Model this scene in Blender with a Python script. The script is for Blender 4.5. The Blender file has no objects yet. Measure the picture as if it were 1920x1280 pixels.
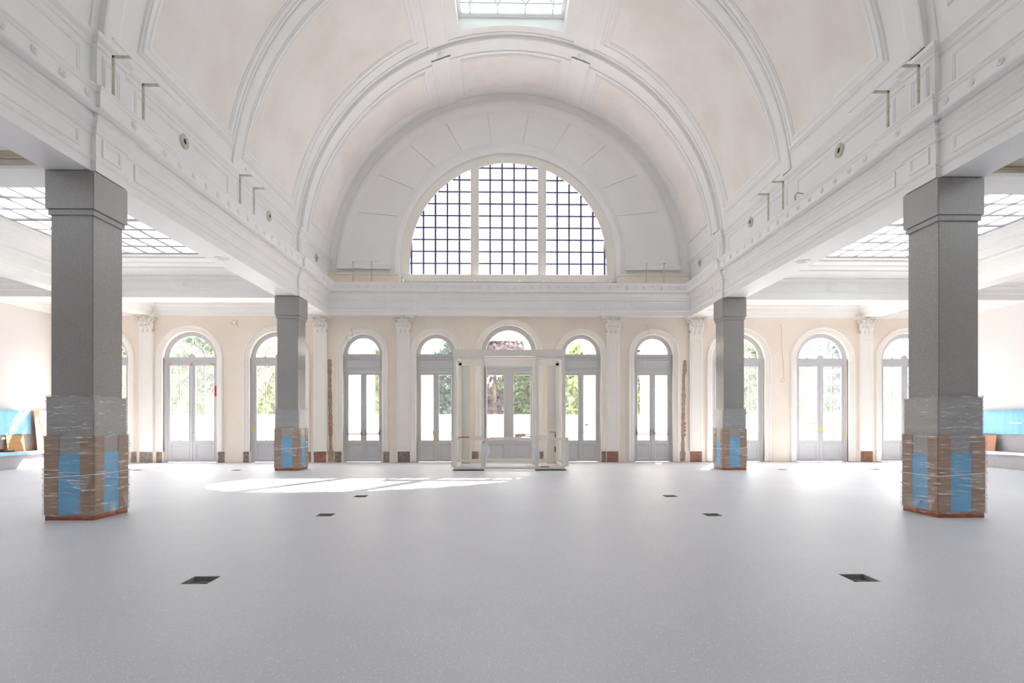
import bpy, math, random
from mathutils import Vector, Matrix
from mathutils.geometry import tessellate_polygon
random.seed(7)
S = bpy.context.scene
COL = S.collection
PI = math.pi

# ------------------------------------------------------------------ camera, light, exposure
cam_d = bpy.data.cameras.new('camera'); cam = bpy.data.objects.new('camera', cam_d); COL.objects.link(cam)
F = 1004.6
cam_d.sensor_fit = 'HORIZONTAL'; cam_d.sensor_width = 36.0; cam_d.lens = 36.0 * F / 1920
cam_d.shift_y = (789.3 - 640) / 1920
cam.location = (-0.265, 0.0, 1.4)
cam.rotation_euler = (PI / 2, 0, -0.0168)
cam_d.clip_end = 300
S.camera = cam

W = bpy.data.worlds.new('world'); S.world = W; W.use_nodes = True
bg = W.node_tree.nodes['Background']; bg.inputs[0].default_value = (1.0, 0.985, 0.975, 1); bg.inputs[1].default_value = 4.2
sun_d = bpy.data.lights.new('sun', 'SUN'); sun = bpy.data.objects.new('sun', sun_d); COL.objects.link(sun)
sun_d.energy = 15.0; sun_d.angle = math.radians(0.55); sun_d.color = (1.0, 0.94, 0.86)
sun.rotation_euler = Vector((-0.43, -0.77, -1.0)).to_track_quat('-Z', 'Y').to_euler()
sun.location = (8, 40, 40)
S.view_settings.view_transform = 'Standard'; S.view_settings.look = 'None'
S.view_settings.gamma = 1.0; S.view_settings.use_curve_mapping = False
S.view_settings.exposure = 1.42
cy = S.cycles
cy.use_denoising = True; cy.max_bounces = 14; cy.diffuse_bounces = 9; cy.glossy_bounces = 4
cy.transmission_bounces = 8; cy.transparent_max_bounces = 12; cy.sample_clamp_indirect = 8
cy.caustics_reflective = False; cy.caustics_refractive = False

# ------------------------------------------------------------------ materials
def mat_base(name):
    m = bpy.data.materials.new(name); m.use_nodes = True
    nt = m.node_tree; b = nt.nodes['Principled BSDF']
    return m, nt, b
def ramp(nt, fac, stops):
    r = nt.nodes.new('ShaderNodeValToRGB'); e = r.color_ramp.elements
    while len(e) < len(stops): e.new(0.5)
    for k, (p, c) in enumerate(stops):
        e[k].position = p; e[k].color = (*c, 1)
    nt.links.new(fac, r.inputs[0]); return r.outputs[0]
def coords(nt, scale=(1, 1, 1)):
    t = nt.nodes.new('ShaderNodeTexCoord'); mp = nt.nodes.new('ShaderNodeMapping')
    mp.inputs['Scale'].default_value = scale
    nt.links.new(t.outputs['Object'], mp.inputs[0]); return mp.outputs[0]
def noise(nt, vec, scale, detail=4, rough=0.55):
    n = nt.nodes.new('ShaderNodeTexNoise'); n.inputs['Scale'].default_value = scale
    n.inputs['Detail'].default_value = detail; n.inputs['Roughness'].default_value = rough
    nt.links.new(vec, n.inputs['Vector']); return n.outputs['Fac']
def bump(nt, b, h, strength, dist=0.01):
    n = nt.nodes.new('ShaderNodeBump'); n.inputs['Strength'].default_value = strength; n.inputs['Distance'].default_value = dist
    nt.links.new(h, n.inputs['Height']); nt.links.new(n.outputs[0], b.inputs['Normal'])
def simple(name, c, rough=0.6, var=0.04, scale=1.5, stretch=(1, 1, 1), bmp=0.0, metal=0.0, c2=None):
    m, nt, b = mat_base(name)
    c2 = c2 or tuple(max(0, x * (1 - var * 2)) for x in c)
    v = coords(nt, stretch); n = noise(nt, v, scale)
    nt.links.new(ramp(nt, n, [(0.36, c2), (0.6, c)]), b.inputs['Base Color'])
    b.inputs['Roughness'].default_value = rough; b.inputs['Metallic'].default_value = metal
    if bmp: bump(nt, b, noise(nt, v, scale * 14), bmp)
    return m
M = {}
M['paint'] = simple('paint_white', (0.87, 0.855, 0.845), 0.55, 0.015, 0.8, bmp=0.05)
M['attic'] = simple('paint_attic', (0.86, 0.855, 0.84), 0.6, 0.02, 0.7, bmp=0.05)
M['plaster'] = simple('plaster_raw', (0.89, 0.85, 0.825), 0.85, 0.02, 0.9, c2=(0.85, 0.785, 0.73), bmp=0.1)
M['cream'] = simple('wall_cream', (0.88, 0.80, 0.715), 0.8, 0.02, 0.8, c2=(0.85, 0.75, 0.655), bmp=0.08)
M['casing'] = simple('casing_white', (0.89, 0.85, 0.80), 0.6, 0.015, 1.2, bmp=0.05)
M['aisle'] = simple('aisle_white', (0.92, 0.905, 0.88), 0.6, 0.015, 1.0)
M['side'] = simple('side_wall_plaster', (0.77, 0.735, 0.73), 0.85, 0.02, 0.6)
M['timberpatch'] = simple('bare_cornice', (0.62, 0.54, 0.42), 0.8, 0.02, 1.2, (0.5, 4, 6), c2=(0.33, 0.26, 0.18))
M['grey'] = simple('door_grey_paint', (0.61, 0.605, 0.625), 0.45, 0.01, 2)
M['recess'] = simple('capital_ochre_shade', (0.78, 0.68, 0.55), 0.9, 0.1, 20, c2=(0.66, 0.55, 0.42))  # ochre dirt, deepened to put crevice shade into the bell colour
M['frontwall'] = simple('pale_wall', (0.80, 0.78, 0.75), 0.8)
M['dark'] = simple('dark_gap', (0.03, 0.03, 0.03), 0.8)
M['black'] = simple('black_rubber', (0.02, 0.02, 0.02), 0.5)
M['bar'] = simple('glazing_bar', (0.10, 0.085, 0.22), 0.5)  # violet tint paints the bright sky's glare and fringe onto the bars
M['lead'] = simple('lead_came', (0.32, 0.31, 0.33), 0.5)
M['steel'] = simple('brushed_steel', (0.55, 0.55, 0.56), 0.3, metal=0.9)
M['card'] = simple('cardboard', (0.42, 0.24, 0.12), 0.7, 0.1, 3, (1, 1, 9), bmp=0.15, c2=(0.30, 0.16, 0.08))
M['cardl'] = simple('cardboard_light', (0.66, 0.44, 0.28), 0.75, 0.05, 3)
M['plinthl'] = simple('reddish_board', (0.52, 0.26, 0.17), 0.7, 0.05, 3)
M['foam'] = simple('blue_foam', (0.10, 0.48, 0.80), 0.55, 0.05, 3, c2=(0.08, 0.40, 0.72))
M['bluesheet'] = simple('pale_blue_sheet', (0.30, 0.66, 0.90), 0.5, 0.05, 2, (3, 3, 1), c2=(0.24, 0.58, 0.84), bmp=0.3)
M['whitesheet'] = simple('white_sheet', (0.80, 0.84, 0.90), 0.5, 0.03, 3, bmp=0.3)
M['plinth'] = simple('red_brown_timber', (0.42, 0.12, 0.05), 0.6, 0.1, 6, c2=(0.30, 0.08, 0.035))
M['brick'] = simple('red_brick', (0.48, 0.22, 0.14), 0.9, 0.2, 12, bmp=0.4, c2=(0.30, 0.15, 0.10))
M['rubble'] = simple('rubble', (0.44, 0.36, 0.30), 0.95, 0.2, 14, bmp=0.6, c2=(0.20, 0.15, 0.12))
M['mortar'] = simple('mortar', (0.42, 0.37, 0.33), 0.95, 0.1, 14)
M['chase'] = simple('chased_plaster', (0.47, 0.36, 0.29), 0.95, 0.1, 7, bmp=0.6, c2=(0.36, 0.26, 0.20))
M['lobby'] = simple('lobby_cream_frame', (0.80, 0.76, 0.70), 0.5, 0.02, 2)
M['board'] = simple('lobby_board', (0.74, 0.73, 0.67), 0.6, 0.02, 2)
M['yellow'] = simple('yellow_tape', (0.85, 0.75, 0.05), 0.5)
M['red'] = simple('red_tape', (0.60, 0.03, 0.04), 0.5)
M['orange'] = simple('orange_tape', (0.85, 0.28, 0.10), 0.5)
M['wire_g'] = simple('green_cable', (0.35, 0.40, 0.28), 0.5)
M['wire_o'] = simple('orange_cable', (0.80, 0.45, 0.30), 0.5)
M['ext_white'] = simple('exterior_white', (0.85, 0.84, 0.82), 0.7)
M['ext_ground'] = simple('exterior_ground', (0.50, 0.49, 0.47), 0.9, 0.05, 0.6)
M['vent'] = simple('vent_cream_bracket_shade', (0.66, 0.62, 0.53), 0.6, 0.1, 10)
M['concrete'] = simple('box_concrete', (0.34, 0.34, 0.33), 0.9, 0.1, 12)
M['string'] = simple('white_string', (0.85, 0.83, 0.80), 0.6)
M['bark'] = simple('bark', (0.20, 0.15, 0.11), 0.9, 0.2, 8)

def terrazzo(name, base, dark, chip, scale, rough, chipamt=0.2, big=0.05):
    m, nt, b = mat_base(name)
    v = coords(nt)
    vor = nt.nodes.new('ShaderNodeTexVoronoi'); vor.inputs['Scale'].default_value = scale
    nt.links.new(v, vor.inputs['Vector'])
    sep = nt.nodes.new('ShaderNodeSeparateColor'); nt.links.new(vor.outputs['Color'], sep.inputs[0])
    lt = nt.nodes.new('ShaderNodeMath'); lt.operation = 'LESS_THAN'; lt.inputs[1].default_value = chipamt
    nt.links.new(sep.outputs[0], lt.inputs[0])
    ld = nt.nodes.new('ShaderNodeMath'); ld.operation = 'LESS_THAN'; ld.inputs[1].default_value = 0.33
    nt.links.new(vor.outputs['Distance'], ld.inputs[0])
    mul = nt.nodes.new('ShaderNodeMath'); mul.operation = 'MULTIPLY'
    nt.links.new(lt.outputs[0], mul.inputs[0]); nt.links.new(ld.outputs[0], mul.inputs[1])
    cloud = ramp(nt, noise(nt, v, 0.55, 5, 0.6), [(0.35, dark), (0.65, base)])
    mix = nt.nodes.new('ShaderNodeMix'); mix.data_type = 'RGBA'
    nt.links.new(mul.outputs[0], mix.inputs['Factor']); nt.links.new(cloud, mix.inputs['A'])
    mix.inputs['B'].default_value = (*chip, 1)
    # small dark grit
    v2 = nt.nodes.new('ShaderNodeTexVoronoi'); v2.inputs['Scale'].default_value = scale * 0.28
    nt.links.new(v, v2.inputs['Vector'])
    l2 = nt.nodes.new('ShaderNodeMath'); l2.operation = 'LESS_THAN'; l2.inputs[1].default_value = big
    nt.links.new(v2.outputs['Distance'], l2.inputs[0])
    mix2 = nt.nodes.new('ShaderNodeMix'); mix2.data_type = 'RGBA'
    nt.links.new(l2.outputs[0], mix2.inputs['Factor']); nt.links.new(mix.outputs['Result'], mix2.inputs['A'])
    mix2.inputs['B'].default_value = (*[x * 0.55 for x in dark], 1)
    nt.links.new(mix2.outputs['Result'], b.inputs['Base Color'])
    b.inputs['Roughness'].default_value = rough
    return m
M['floor'] = terrazzo('pale_terrazzo', (0.625, 0.62, 0.675), (0.585, 0.58, 0.64), (0.83, 0.82, 0.82), 72, 0.46, 0.22, 0.035)
M['stone'] = terrazzo('dark_terrazzo', (0.34, 0.325, 0.315), (0.31, 0.295, 0.285), (0.52, 0.50, 0.49), 75, 0.33, 0.22, 0.03)
M['bench'] = terrazzo('bench_terrazzo', (0.42, 0.41, 0.43), (0.38, 0.37, 0.39), (0.60, 0.60, 0.60), 60, 0.5, 0.2, 0.03)

def glass(name, tint=(1, 1, 1), gloss=0.08, haze=0.0):
    m = bpy.data.materials.new(name); m.use_nodes = True; nt = m.node_tree; nt.nodes.clear()
    out = nt.nodes.new('ShaderNodeOutputMaterial')
    t = nt.nodes.new('ShaderNodeBsdfTransparent'); t.inputs[0].default_value = (*tint, 1)
    g = nt.nodes.new('ShaderNodeBsdfGlossy'); g.inputs['Roughness'].default_value = 0.03
    lw = nt.nodes.new('ShaderNodeLayerWeight'); lw.inputs[0].default_value = 0.25
    mu = nt.nodes.new('ShaderNodeMath'); mu.operation = 'MULTIPLY'; mu.inputs[1].default_value = gloss * 4
    nt.links.new(lw.outputs['Fresnel'], mu.inputs[0])
    mx = nt.nodes.new('ShaderNodeMixShader'); nt.links.new(mu.outputs[0], mx.inputs[0])
    nt.links.new(t.outputs[0], mx.inputs[1]); nt.links.new(g.outputs[0], mx.inputs[2])
    res = mx.outputs[0]
    if haze:  # translucent veil mixes outdoor glare into the panes
        d = nt.nodes.new('ShaderNodeBsdfTranslucent'); d.inputs[0].default_value = (0.95, 0.97, 1, 1)
        tc = nt.nodes.new('ShaderNodeTexCoord'); no = nt.nodes.new('ShaderNodeTexNoise'); no.inputs['Scale'].default_value = 2.5
        nt.links.new(tc.outputs['Object'], no.inputs['Vector'])
        mm = nt.nodes.new('ShaderNodeMath'); mm.operation = 'MULTIPLY'; mm.inputs[1].default_value = haze * 2
        nt.links.new(no.outputs['Fac'], mm.inputs[0])
        m2 = nt.nodes.new('ShaderNodeMixShader'); nt.links.new(mm.outputs[0], m2.inputs[0])
        nt.links.new(res, m2.inputs[1]); nt.links.new(d.outputs[0], m2.inputs[2]); res = m2.outputs[0]
    nt.links.new(res, out.inputs[0]); return m
M['glass'] = glass('clear_glass', (0.88, 0.90, 0.89), 0.06, 0.03)
M['glare'] = glass('glare_haze_glass', (0.88, 0.90, 0.89), 0.06, 0.05)  # stronger veil of painted glare for the aisle windows
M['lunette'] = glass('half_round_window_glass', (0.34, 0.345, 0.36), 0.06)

def laylight(name, col, trans=0.15):
    m = bpy.data.materials.new(name); m.use_nodes = True; nt = m.node_tree; nt.nodes.clear()
    out = nt.nodes.new('ShaderNodeOutputMaterial')
    t = nt.nodes.new('ShaderNodeBsdfTranslucent'); t.inputs[0].default_value = (*col, 1)
    g = nt.nodes.new('ShaderNodeBsdfGlossy'); g.inputs['Roughness'].default_value = 0.08
    mx = nt.nodes.new('ShaderNodeMixShader'); mx.inputs[0].default_value = 0.05
    nt.links.new(t.outputs[0], mx.inputs[1]); nt.links.new(g.outputs[0], mx.inputs[2])
    nt.links.new(mx.outputs[0], out.inputs[0]); return m
M['laylight'] = laylight('frosted_laylight', (0.28, 0.31, 0.325))
M['crownlight'] = laylight('frosted_crown_glass', (0.095, 0.115, 0.12))

def wrapmat():
    m = bpy.data.materials.new('stretch_wrap'); m.use_nodes = True; nt = m.node_tree; nt.nodes.clear()
    out = nt.nodes.new('ShaderNodeOutputMaterial')
    t = nt.nodes.new('ShaderNodeBsdfTransparent')
    d = nt.nodes.new('ShaderNodeBsdfDiffuse'); d.inputs[0].default_value = (0.85, 0.86, 0.88, 1)
    g = nt.nodes.new('ShaderNodeBsdfGlossy'); g.inputs['Roughness'].default_value = 0.22
    v = coords(nt, (1.0, 1.0, 9))
    n1 = noise(nt, v, 3.0, 6, 0.7)
    f = ramp(nt, n1, [(0.46, (0.02, 0.02, 0.02)), (0.55, (0.12, 0.12, 0.12)), (0.63, (0.8, 0.8, 0.8))])
    v2 = coords(nt, (2.5, 2.5, 30)); n2 = noise(nt, v2, 3.0, 4, 0.7)
    bp = nt.nodes.new('ShaderNodeBump'); bp.inputs['Strength'].default_value = 0.4; bp.inputs['Distance'].default_value = 0.02
    nt.links.new(n2, bp.inputs['Height']); nt.links.new(bp.outputs[0], g.inputs['Normal'])
    m1 = nt.nodes.new('ShaderNodeMixShader'); nt.links.new(f, m1.inputs[0])
    nt.links.new(t.outputs[0], m1.inputs[1]); nt.links.new(d.outputs[0], m1.inputs[2])
    m2 = nt.nodes.new('ShaderNodeMixShader'); m2.inputs[0].default_value = 0.13
    nt.links.new(m1.outputs[0], m2.inputs[1]); nt.links.new(g.outputs[0], m2.inputs[2])
    nt.links.new(m2.outputs[0], out.inputs[0]); return m
M['wrap'] = wrapmat()
def leafmat(name, c):
    m = bpy.data.materials.new(name); m.use_nodes = True; nt = m.node_tree; nt.nodes.clear()
    out = nt.nodes.new('ShaderNodeOutputMaterial')
    oi = coords(nt); n = noise(nt, oi, 0.9, 3)
    c_out = ramp(nt, n, [(0.35, tuple(x * 0.55 for x in c)), (0.65, c)])
    d = nt.nodes.new('ShaderNodeBsdfDiffuse'); t = nt.nodes.new('ShaderNodeBsdfTranslucent')
    nt.links.new(c_out, d.inputs[0]); nt.links.new(c_out, t.inputs[0])
    mx = nt.nodes.new('ShaderNodeMixShader'); mx.inputs[0].default_value = 0.5
    nt.links.new(d.outputs[0], mx.inputs[1]); nt.links.new(t.outputs[0], mx.inputs[2])
    nt.links.new(mx.outputs[0], out.inputs[0]); return m
M['leaf_g'] = leafmat('leaf_green', (0.20, 0.27, 0.16))
M['leaf_y'] = leafmat('leaf_yellow_green', (0.34, 0.40, 0.20))
M['leaf_b'] = leafmat('leaf_blue_green', (0.15, 0.20, 0.19))
M['leaf_p'] = leafmat('leaf_copper', (0.22, 0.16, 0.19))

# ------------------------------------------------------------------ mesh helpers
class MB:
    def __init__(s): s.v = []; s.f = []
    def add(s, vs, fs):
        o = len(s.v); s.v += [tuple(p) for p in vs]; s.f += [tuple(i + o for i in f) for f in fs]; return s
    def box(s, x0, x1, y0, y1, z0, z1):
        return s.add([(x0,y0,z0),(x1,y0,z0),(x1,y1,z0),(x0,y1,z0),(x0,y0,z1),(x1,y0,z1),(x1,y1,z1),(x0,y1,z1)],
            [(0,3,2,1),(4,5,6,7),(0,1,5,4),(1,2,6,5),(2,3,7,6),(3,0,4,7)])
    def tube(s, pts, r, n=8, cap=True, rs=None):
        pts = [Vector(p) for p in pts]; rings = []
        for i, p in enumerate(pts):
            a = pts[max(i-1, 0)]; b = pts[min(i+1, len(pts)-1)]; d = (b - a).normalized()
            up = Vector((0,0,1)) if abs(d.z) < 0.9 else Vector((1,0,0))
            u = d.cross(up).normalized(); w = u.cross(d).normalized(); rr = rs[i] if rs else r
            rings.append([p + u * rr * math.cos(2*PI*k/n) + w * rr * math.sin(2*PI*k/n) for k in range(n)])
        vs = [q for R in rings for q in R]; fs = []
        for i in range(len(pts)-1):
            for k in range(n):
                k2 = (k+1) % n; fs.append((i*n+k, i*n+k2, (i+1)*n+k2, (i+1)*n+k))
        if cap: fs.append(tuple(range(n))[::-1]); fs.append(tuple((len(pts)-1)*n+k for k in range(n)))
        return s.add(vs, fs)
    def grid(s, rows, closed_u=False, closed_v=False):
        """rows: list of lists of points"""
        n = len(rows[0]); m = len(rows); vs = [p for r in rows for p in r]; fs = []
        for i in range(m if closed_v else m-1):
            for k in range(n if closed_u else n-1):
                fs.append((i*n+k, i*n+(k+1) % n, ((i+1) % m)*n+(k+1) % n, ((i+1) % m)*n+k))
        return s.add(vs, fs)
    def plate(s, outline, holes, y0, y1, axis='Y'):
        """filled polygon (x,z) with holes, between two depths; axis Z: polygon (x,y) between two heights"""
        loops = [outline] + list(holes)
        tri = tessellate_polygon([[Vector((a, b, 0)) for a, b in L] for L in loops])
        flat = [p for L in loops for p in L]; n = len(flat)
        mk = (lambda a, b, d: (a, d, b)) if axis == 'Y' else (lambda a, b, d: (a, b, d)) if axis == 'Z' else (lambda a, b, d: (d, a, b))
        vs = [mk(a, b, y0) for a, b in flat] + [mk(a, b, y1) for a, b in flat]; fs = []
        for t in tri: fs.append(tuple(t)); fs.append(tuple(i + n for i in reversed(t)))
        o = 0
        for L in loops:
            k = len(L)
            for i in range(k): fs.append((o+i, o+(i+1) % k, o+(i+1) % k+n, o+i+n))
            o += k
        return s.add(vs, fs)
    def build(s, name, mat, parent=None, smooth=False, loc=None, fix=True):
        me = bpy.data.meshes.new(name); me.from_pydata(s.v, [], s.f); me.materials.append(mat)
        if fix:
            import bmesh
            bm = bmesh.new(); bm.from_mesh(me); bmesh.ops.recalc_face_normals(bm, faces=bm.faces); bm.to_mesh(me); bm.free()
        if smooth:
            for p in me.polygons: p.use_smooth = True
        me.update()
        o = bpy.data.objects.new(name, me); COL.objects.link(o)
        if parent: o.parent = parent
        if loc: o.location = loc
        return o
def tag(o, label, cat=None, kind=None, group=None):
    if label: o['label'] = label
    if cat: o['category'] = cat
    if kind: o['kind'] = kind
    if group: o['group'] = group
    return o
def empty(name, loc=(0,0,0), label=None, cat=None, kind=None, group=None):
    o = bpy.data.objects.new(name, None); COL.objects.link(o); o.location = loc; o.empty_display_size = 0.1
    return tag(o, label, cat, kind, group)
def shift(mb, dx=0, dy=0, dz=0):
    mb.v = [(a+dx, b+dy, c+dz) for a, b, c in mb.v]; return mb
def copy_tree(o, parent=None):
    c = o.copy(); COL.objects.link(c); c.parent = parent
    for ch in o.children: copy_tree(ch, c)
    return c
def arch_pts(cx, half, spring, zb, n=28):
    p = [(cx-half, zb)]
    for k in range(n+1):
        a = PI - PI*k/n; p.append((cx + half*math.cos(a), spring + half*math.sin(a)))
    p.append((cx+half, zb)); return p
def arch_path(cx, half, spring, zb, n=32):
    """points with outward normals"""
    r = [((cx-half, zb), (-1, 0))]
    for k in range(n+1):
        a = PI - PI*k/n; r.append(((cx+half*math.cos(a), spring+half*math.sin(a)), (math.cos(a), math.sin(a))))
    r.append(((cx+half, zb), (1, 0))); return r
def arch_sweep(cx, half, spring, zb, prof, yf, n=32):
    rows = []
    for (x, z), (nx, nz) in arch_path(cx, half, spring, zb, n):
        rows.append([(x+nx*o, yf-d, z+nz*o) for o, d in prof])
    mb = MB().grid(rows); k = len(prof)
    mb.f.append(tuple(range(k))); mb.f.append(tuple((len(rows)-1)*k+i for i in range(k)))
    return mb
def frame_rect(u0, u1, v0, v1, prof, mp, nu=1, nv=1):
    """moulding round a rectangle; prof: (outward offset, height)"""
    rows = []
    for o, h in prof:
        a0, a1, b0, b1 = u0-o, u1+o, v0-o, v1+o; L = []
        for k in range(nu): L.append((a0+(a1-a0)*k/nu, b0))
        for k in range(nv): L.append((a1, b0+(b1-b0)*k/nv))
        for k in range(nu): L.append((a1+(a0-a1)*k/nu, b1))
        for k in range(nv): L.append((a0, b1+(b0-b1)*k/nv))
        rows.append([mp(u, v, h) for u, v in L])
    return MB().grid(rows, closed_u=True)
def plan_sweep(path, prof, ranges):
    """profile (d inward = right of travel, z) swept along plan path with mitres; returns MB per index range"""
    P = [Vector(p) for p in path]; offs = []
    for i, p in enumerate(P):
        def nr(a, b):
            d = (b-a).normalized(); return Vector((d.y, -d.x))
        if i == 0: m = nr(P[0], P[1])
        elif i == len(P)-1: m = nr(P[-2], P[-1])
        else:
            n1, n2 = nr(P[i-1], p), nr(p, P[i+1]); m = (n1+n2); m = m / (m.dot(n1))
        offs.append(m)
    out = []
    for a, b in ranges:
        out.append(MB().grid([[(P[i].x+offs[i].x*d, P[i].y+offs[i].y*d, z) for d, z in prof] for i in range(a, b+1)]))
    return out

# ------------------------------------------------------------------ key dimensions
YW = 18.3            # inner face of the end wall
YB = -7.6            # wall behind the camera
X0 = -0.05
XC, YN, YF = 6.38, 8.0, 15.6
DOORS = [(-5.03, 0.66, 3.70), (-2.555, 0.66, 3.70), (-0.07, 0.94, 3.735), (2.41, 0.66, 3.70), (4.89, 0.66, 3.70)]
WINS = [(X0+c, 0.905, 3.525) for c in (-13.75, -10.79, -7.875, 7.875, 10.79, 13.75)]
XS = 15.25           # outer side walls
BOXES = [(-2.93, 4.77), (2.92, 4.74), (-2.92, 8.06), (2.87, 7.97), (-2.92, 10.05), (2.86, 9.97), (-7.9, 15.45), (-10.73, 15.5), (7.84, 15.42), (10.58, 15.38)]

# ------------------------------------------------------------------ floor
holes = [[(x-.12, y-.12), (x+.12, y-.12), (x+.12, y+.12), (x-.12, y+.12)] for x, y in BOXES]
fl = MB().plate([(-XS-.3, YB-.2), (XS+.3, YB-.2), (XS+.3, YW+.45), (-XS-.3, YW+.45)], holes, 0.0, -0.14, 'Z').build('floor', M['floor'])
tag(fl, 'pale grey speckled terrazzo floor across the whole hall', 'floor', 'structure')
MB().box(-XS-.3, XS+.3, YB-.2, YW+.45, -0.22, -0.15).build('floor_underlay', M['concrete'], fl)
bl = ['open floor box left of centre, nearest the camera', 'open floor box right of centre, nearest the camera',
 'floor box in the left row, second from the camera', 'floor box in the right row, second from the camera',
 'floor box in the left row, just before the sunlit patch', 'floor box in the right row, third from the camera',
 'small floor box on the left, beside the far wrapped column', 'small floor box far left, before the second arched window',
 'small floor box on the right, just past the far wrapped column', 'small floor box far right, before the arched windows']
for k, (x, y) in enumerate(BOXES):
    e = empty('floor_box', (x, y, 0), 'dark square ' + bl[k], 'floor box', None, 'open floor boxes in the terrazzo')
    r = MB().plate([(-.12,-.12),(.12,-.12),(.12,.12),(-.12,.12)], [[(-.112,-.112),(.112,-.112),(.112,.112),(-.112,.112)]], -0.002, -0.10, 'Z')
    r.build('liner', M['concrete'], e)
    MB().box(-.119, .119, -.119, .119, -.13, -.10).build('base_plate', M['dark'], e)
    MB().plate([(-.112,-.112),(.112,-.112),(.112,.112),(-.112,.112)], [[(.085*math.cos(a*PI/8), .085*math.sin(a*PI/8)) for a in range(16)]], -0.05, -0.056, 'Z').build('inner_collar', M['concrete'], e)
    MB().tube([(-.02, .0, -.095), (-.02, .02, -.075), (.03, .05, -.07)], .012, 8).build('conduit', M['black'], e)

# ------------------------------------------------------------------ end wall
def wall_outline(xa, xb, openings, ztop_pts):
    o = [(xa, 0)]
    for cx, h, sp in sorted(openings): o += arch_pts(cx, h, sp, 0)
    o.append((xb, 0)); return o + ztop_pts
LC, LR, LZ, LB = X0-.03, 3.70, 6.88, 6.30     # lunette centre x, radius, centre z, sill z
tops = [(XS+.3, 5.9), (6.9, 5.9), (6.9, 13.3), (-6.9, 13.3), (-6.9, 5.9), (-XS-.3, 5.9)]
wb = MB().plate(wall_outline(-XS-.3, XS+.3, DOORS+WINS, tops), [arch_pts(LC, LR, LZ, LB, 48)], YW, YW+.42).build('wall_back', M['cream'])
tag(wb, 'cream plastered end wall pierced by arched doors and the great half-round window', 'wall', 'structure')
fr = MB().plate([(-XS-.3, 0), (XS+.3, 0)] + tops, [], YB-.3, YB).build('wall_front', M['frontwall'])
tag(fr, 'plain pale wall behind the viewer', 'wall', 'structure')
# painted tympanum with its slabs
tym = MB().plate([(6.35, 6.0), (6.35, 12.8), (-6.35, 12.8), (-6.35, 6.0)], [arch_pts(LC, LR+.02, LZ, 6.05, 48)], YW-.012, YW-.001).build('tympanum', M['paint'], wb)
angs = [8.0] + [22.4 + 15.12*k for k in range(10)] + [172.0]
RI, RO = 4.02, 5.5
def seg_pt(a, r, inner=False):
    if inner: return (LC + r*math.cos(a), LZ + r*math.sin(a))
    return (X0 + r*math.cos(a), 6.45 + r*math.sin(a))
for k in range(11):
    a0, a1 = math.radians(angs[k]), math.radians(angs[k+1]); g = 0.004
    n = 5; out = []; inn = []
    for j in range(n+1):
        a = a0+g + (a1-a0-2*g)*j/n
        out.append(seg_pt(a, RO))
        # inner point on the radial line, on circle round the window
        t = a; x, z = RI*math.cos(t), RI*math.sin(t)
        inn.append((LC + x, LZ + z - (0.0 if 0 < k < 10 else 0.0)))
    if k == 0: out[0] = (X0+5.52, 6.66); inn[0] = (LC+4.02, 6.66); out = [out[0], (X0+5.5, 6.9)] + out[1:]; inn = [inn[0], (LC+4.02, 6.9)] + inn[1:]
    if k == 10: out[-1] = (X0-5.52, 6.66); inn[-1] = (LC-4.02, 6.66); out = out[:-1]+[(X0-5.5, 6.9), out[-1]]; inn = inn[:-1]+[(LC-4.02, 6.9), inn[-1]]
    MB().plate(out + inn[::-1], [], YW-.045, YW-.013).build('tympanum_slab', M['paint'], wb)
# outer ring moulding (closed along the foot)
ringp = [(0.0, 0.01), (0.0, .06), (-.03, .075), (-.10, .09), (-.16, .10), (-.20, .07), (-.24, .065), (-.27, .04), (-.33, .035), (-.36, .01)]
rows = []
for (x, z), (nx, nz) in arch_path(X0, 5.85, 6.45, 6.58, 64):
    rows.append([(x+nx*o, YW-.012-d, max(z+nz*o, 6.58)) for o, d in ringp])
MB().grid(rows).build('ring_molding', M['paint'], wb, True)
wp = [(-.006, -.085), (-.006, .045), (0, .05), (.06, .06), (.10, .10), (.16, .10), (.20, .07), (.27, .055), (.33, .02), (.36, .01)]
rows = [[(x+nx*o, YW-.012-d, z+nz*o) for o, d in wp] for (x, z), (nx, nz) in arch_path(LC, LR, LZ, 6.02, 56)]
MB().grid(rows).build('window_surround', M['paint'], wb, True)
for s in (-1, 1):
    xa, xb = sorted((X0+s*5.85, LC+s*3.98))
    MB().grid([[(xa, YW-.012-d, 6.55+o) for o, d in [(-.0,.01),(0,.09),(.05,.1),(.10,.07),(.14,.05),(.18,.01)]], [(xb, YW-.012-d, 6.55+o) for o, d in [(-.0,.01),(0,.09),(.05,.1),(.10,.07),(.14,.05),(.18,.01)]]]).build('foot_molding', M['paint'], wb)
# half-round window
wl = empty('window_1', (LC, YW+.12, 6.3), 'great half-round window of three lights with small square panes', 'window', 'structure')
def lo(mb): return shift(mb, -LC, -(YW+.12), -6.3)
ML = 1.035; MW = 0.235; RG = 3.40; GB = 6.40
def light_poly(xa, xb, off=0.0, n=24):
    p = [(LC+xa, GB), (LC+xb, GB)]
    R = RG
    for k in range(n+1):
        x = xb + (xa-xb)*k/n; p.append((LC+x, LZ+math.sqrt(max(R*R-x*x, 0))))
    return [q for i, q in enumerate(p) if i == 0 or (abs(q[0]-p[i-1][0])+abs(q[1]-p[i-1][1])) > 1e-4]
lights = [(-RG, -ML-MW), (-ML, ML), (ML+MW, RG)]
lo(MB().plate(arch_pts(LC, LR-.002, LZ, LB+.001, 56), [light_poly(*l) for l in lights], YW+.08, YW+.2)).build('window_frame', M['casing'], wl)
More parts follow.
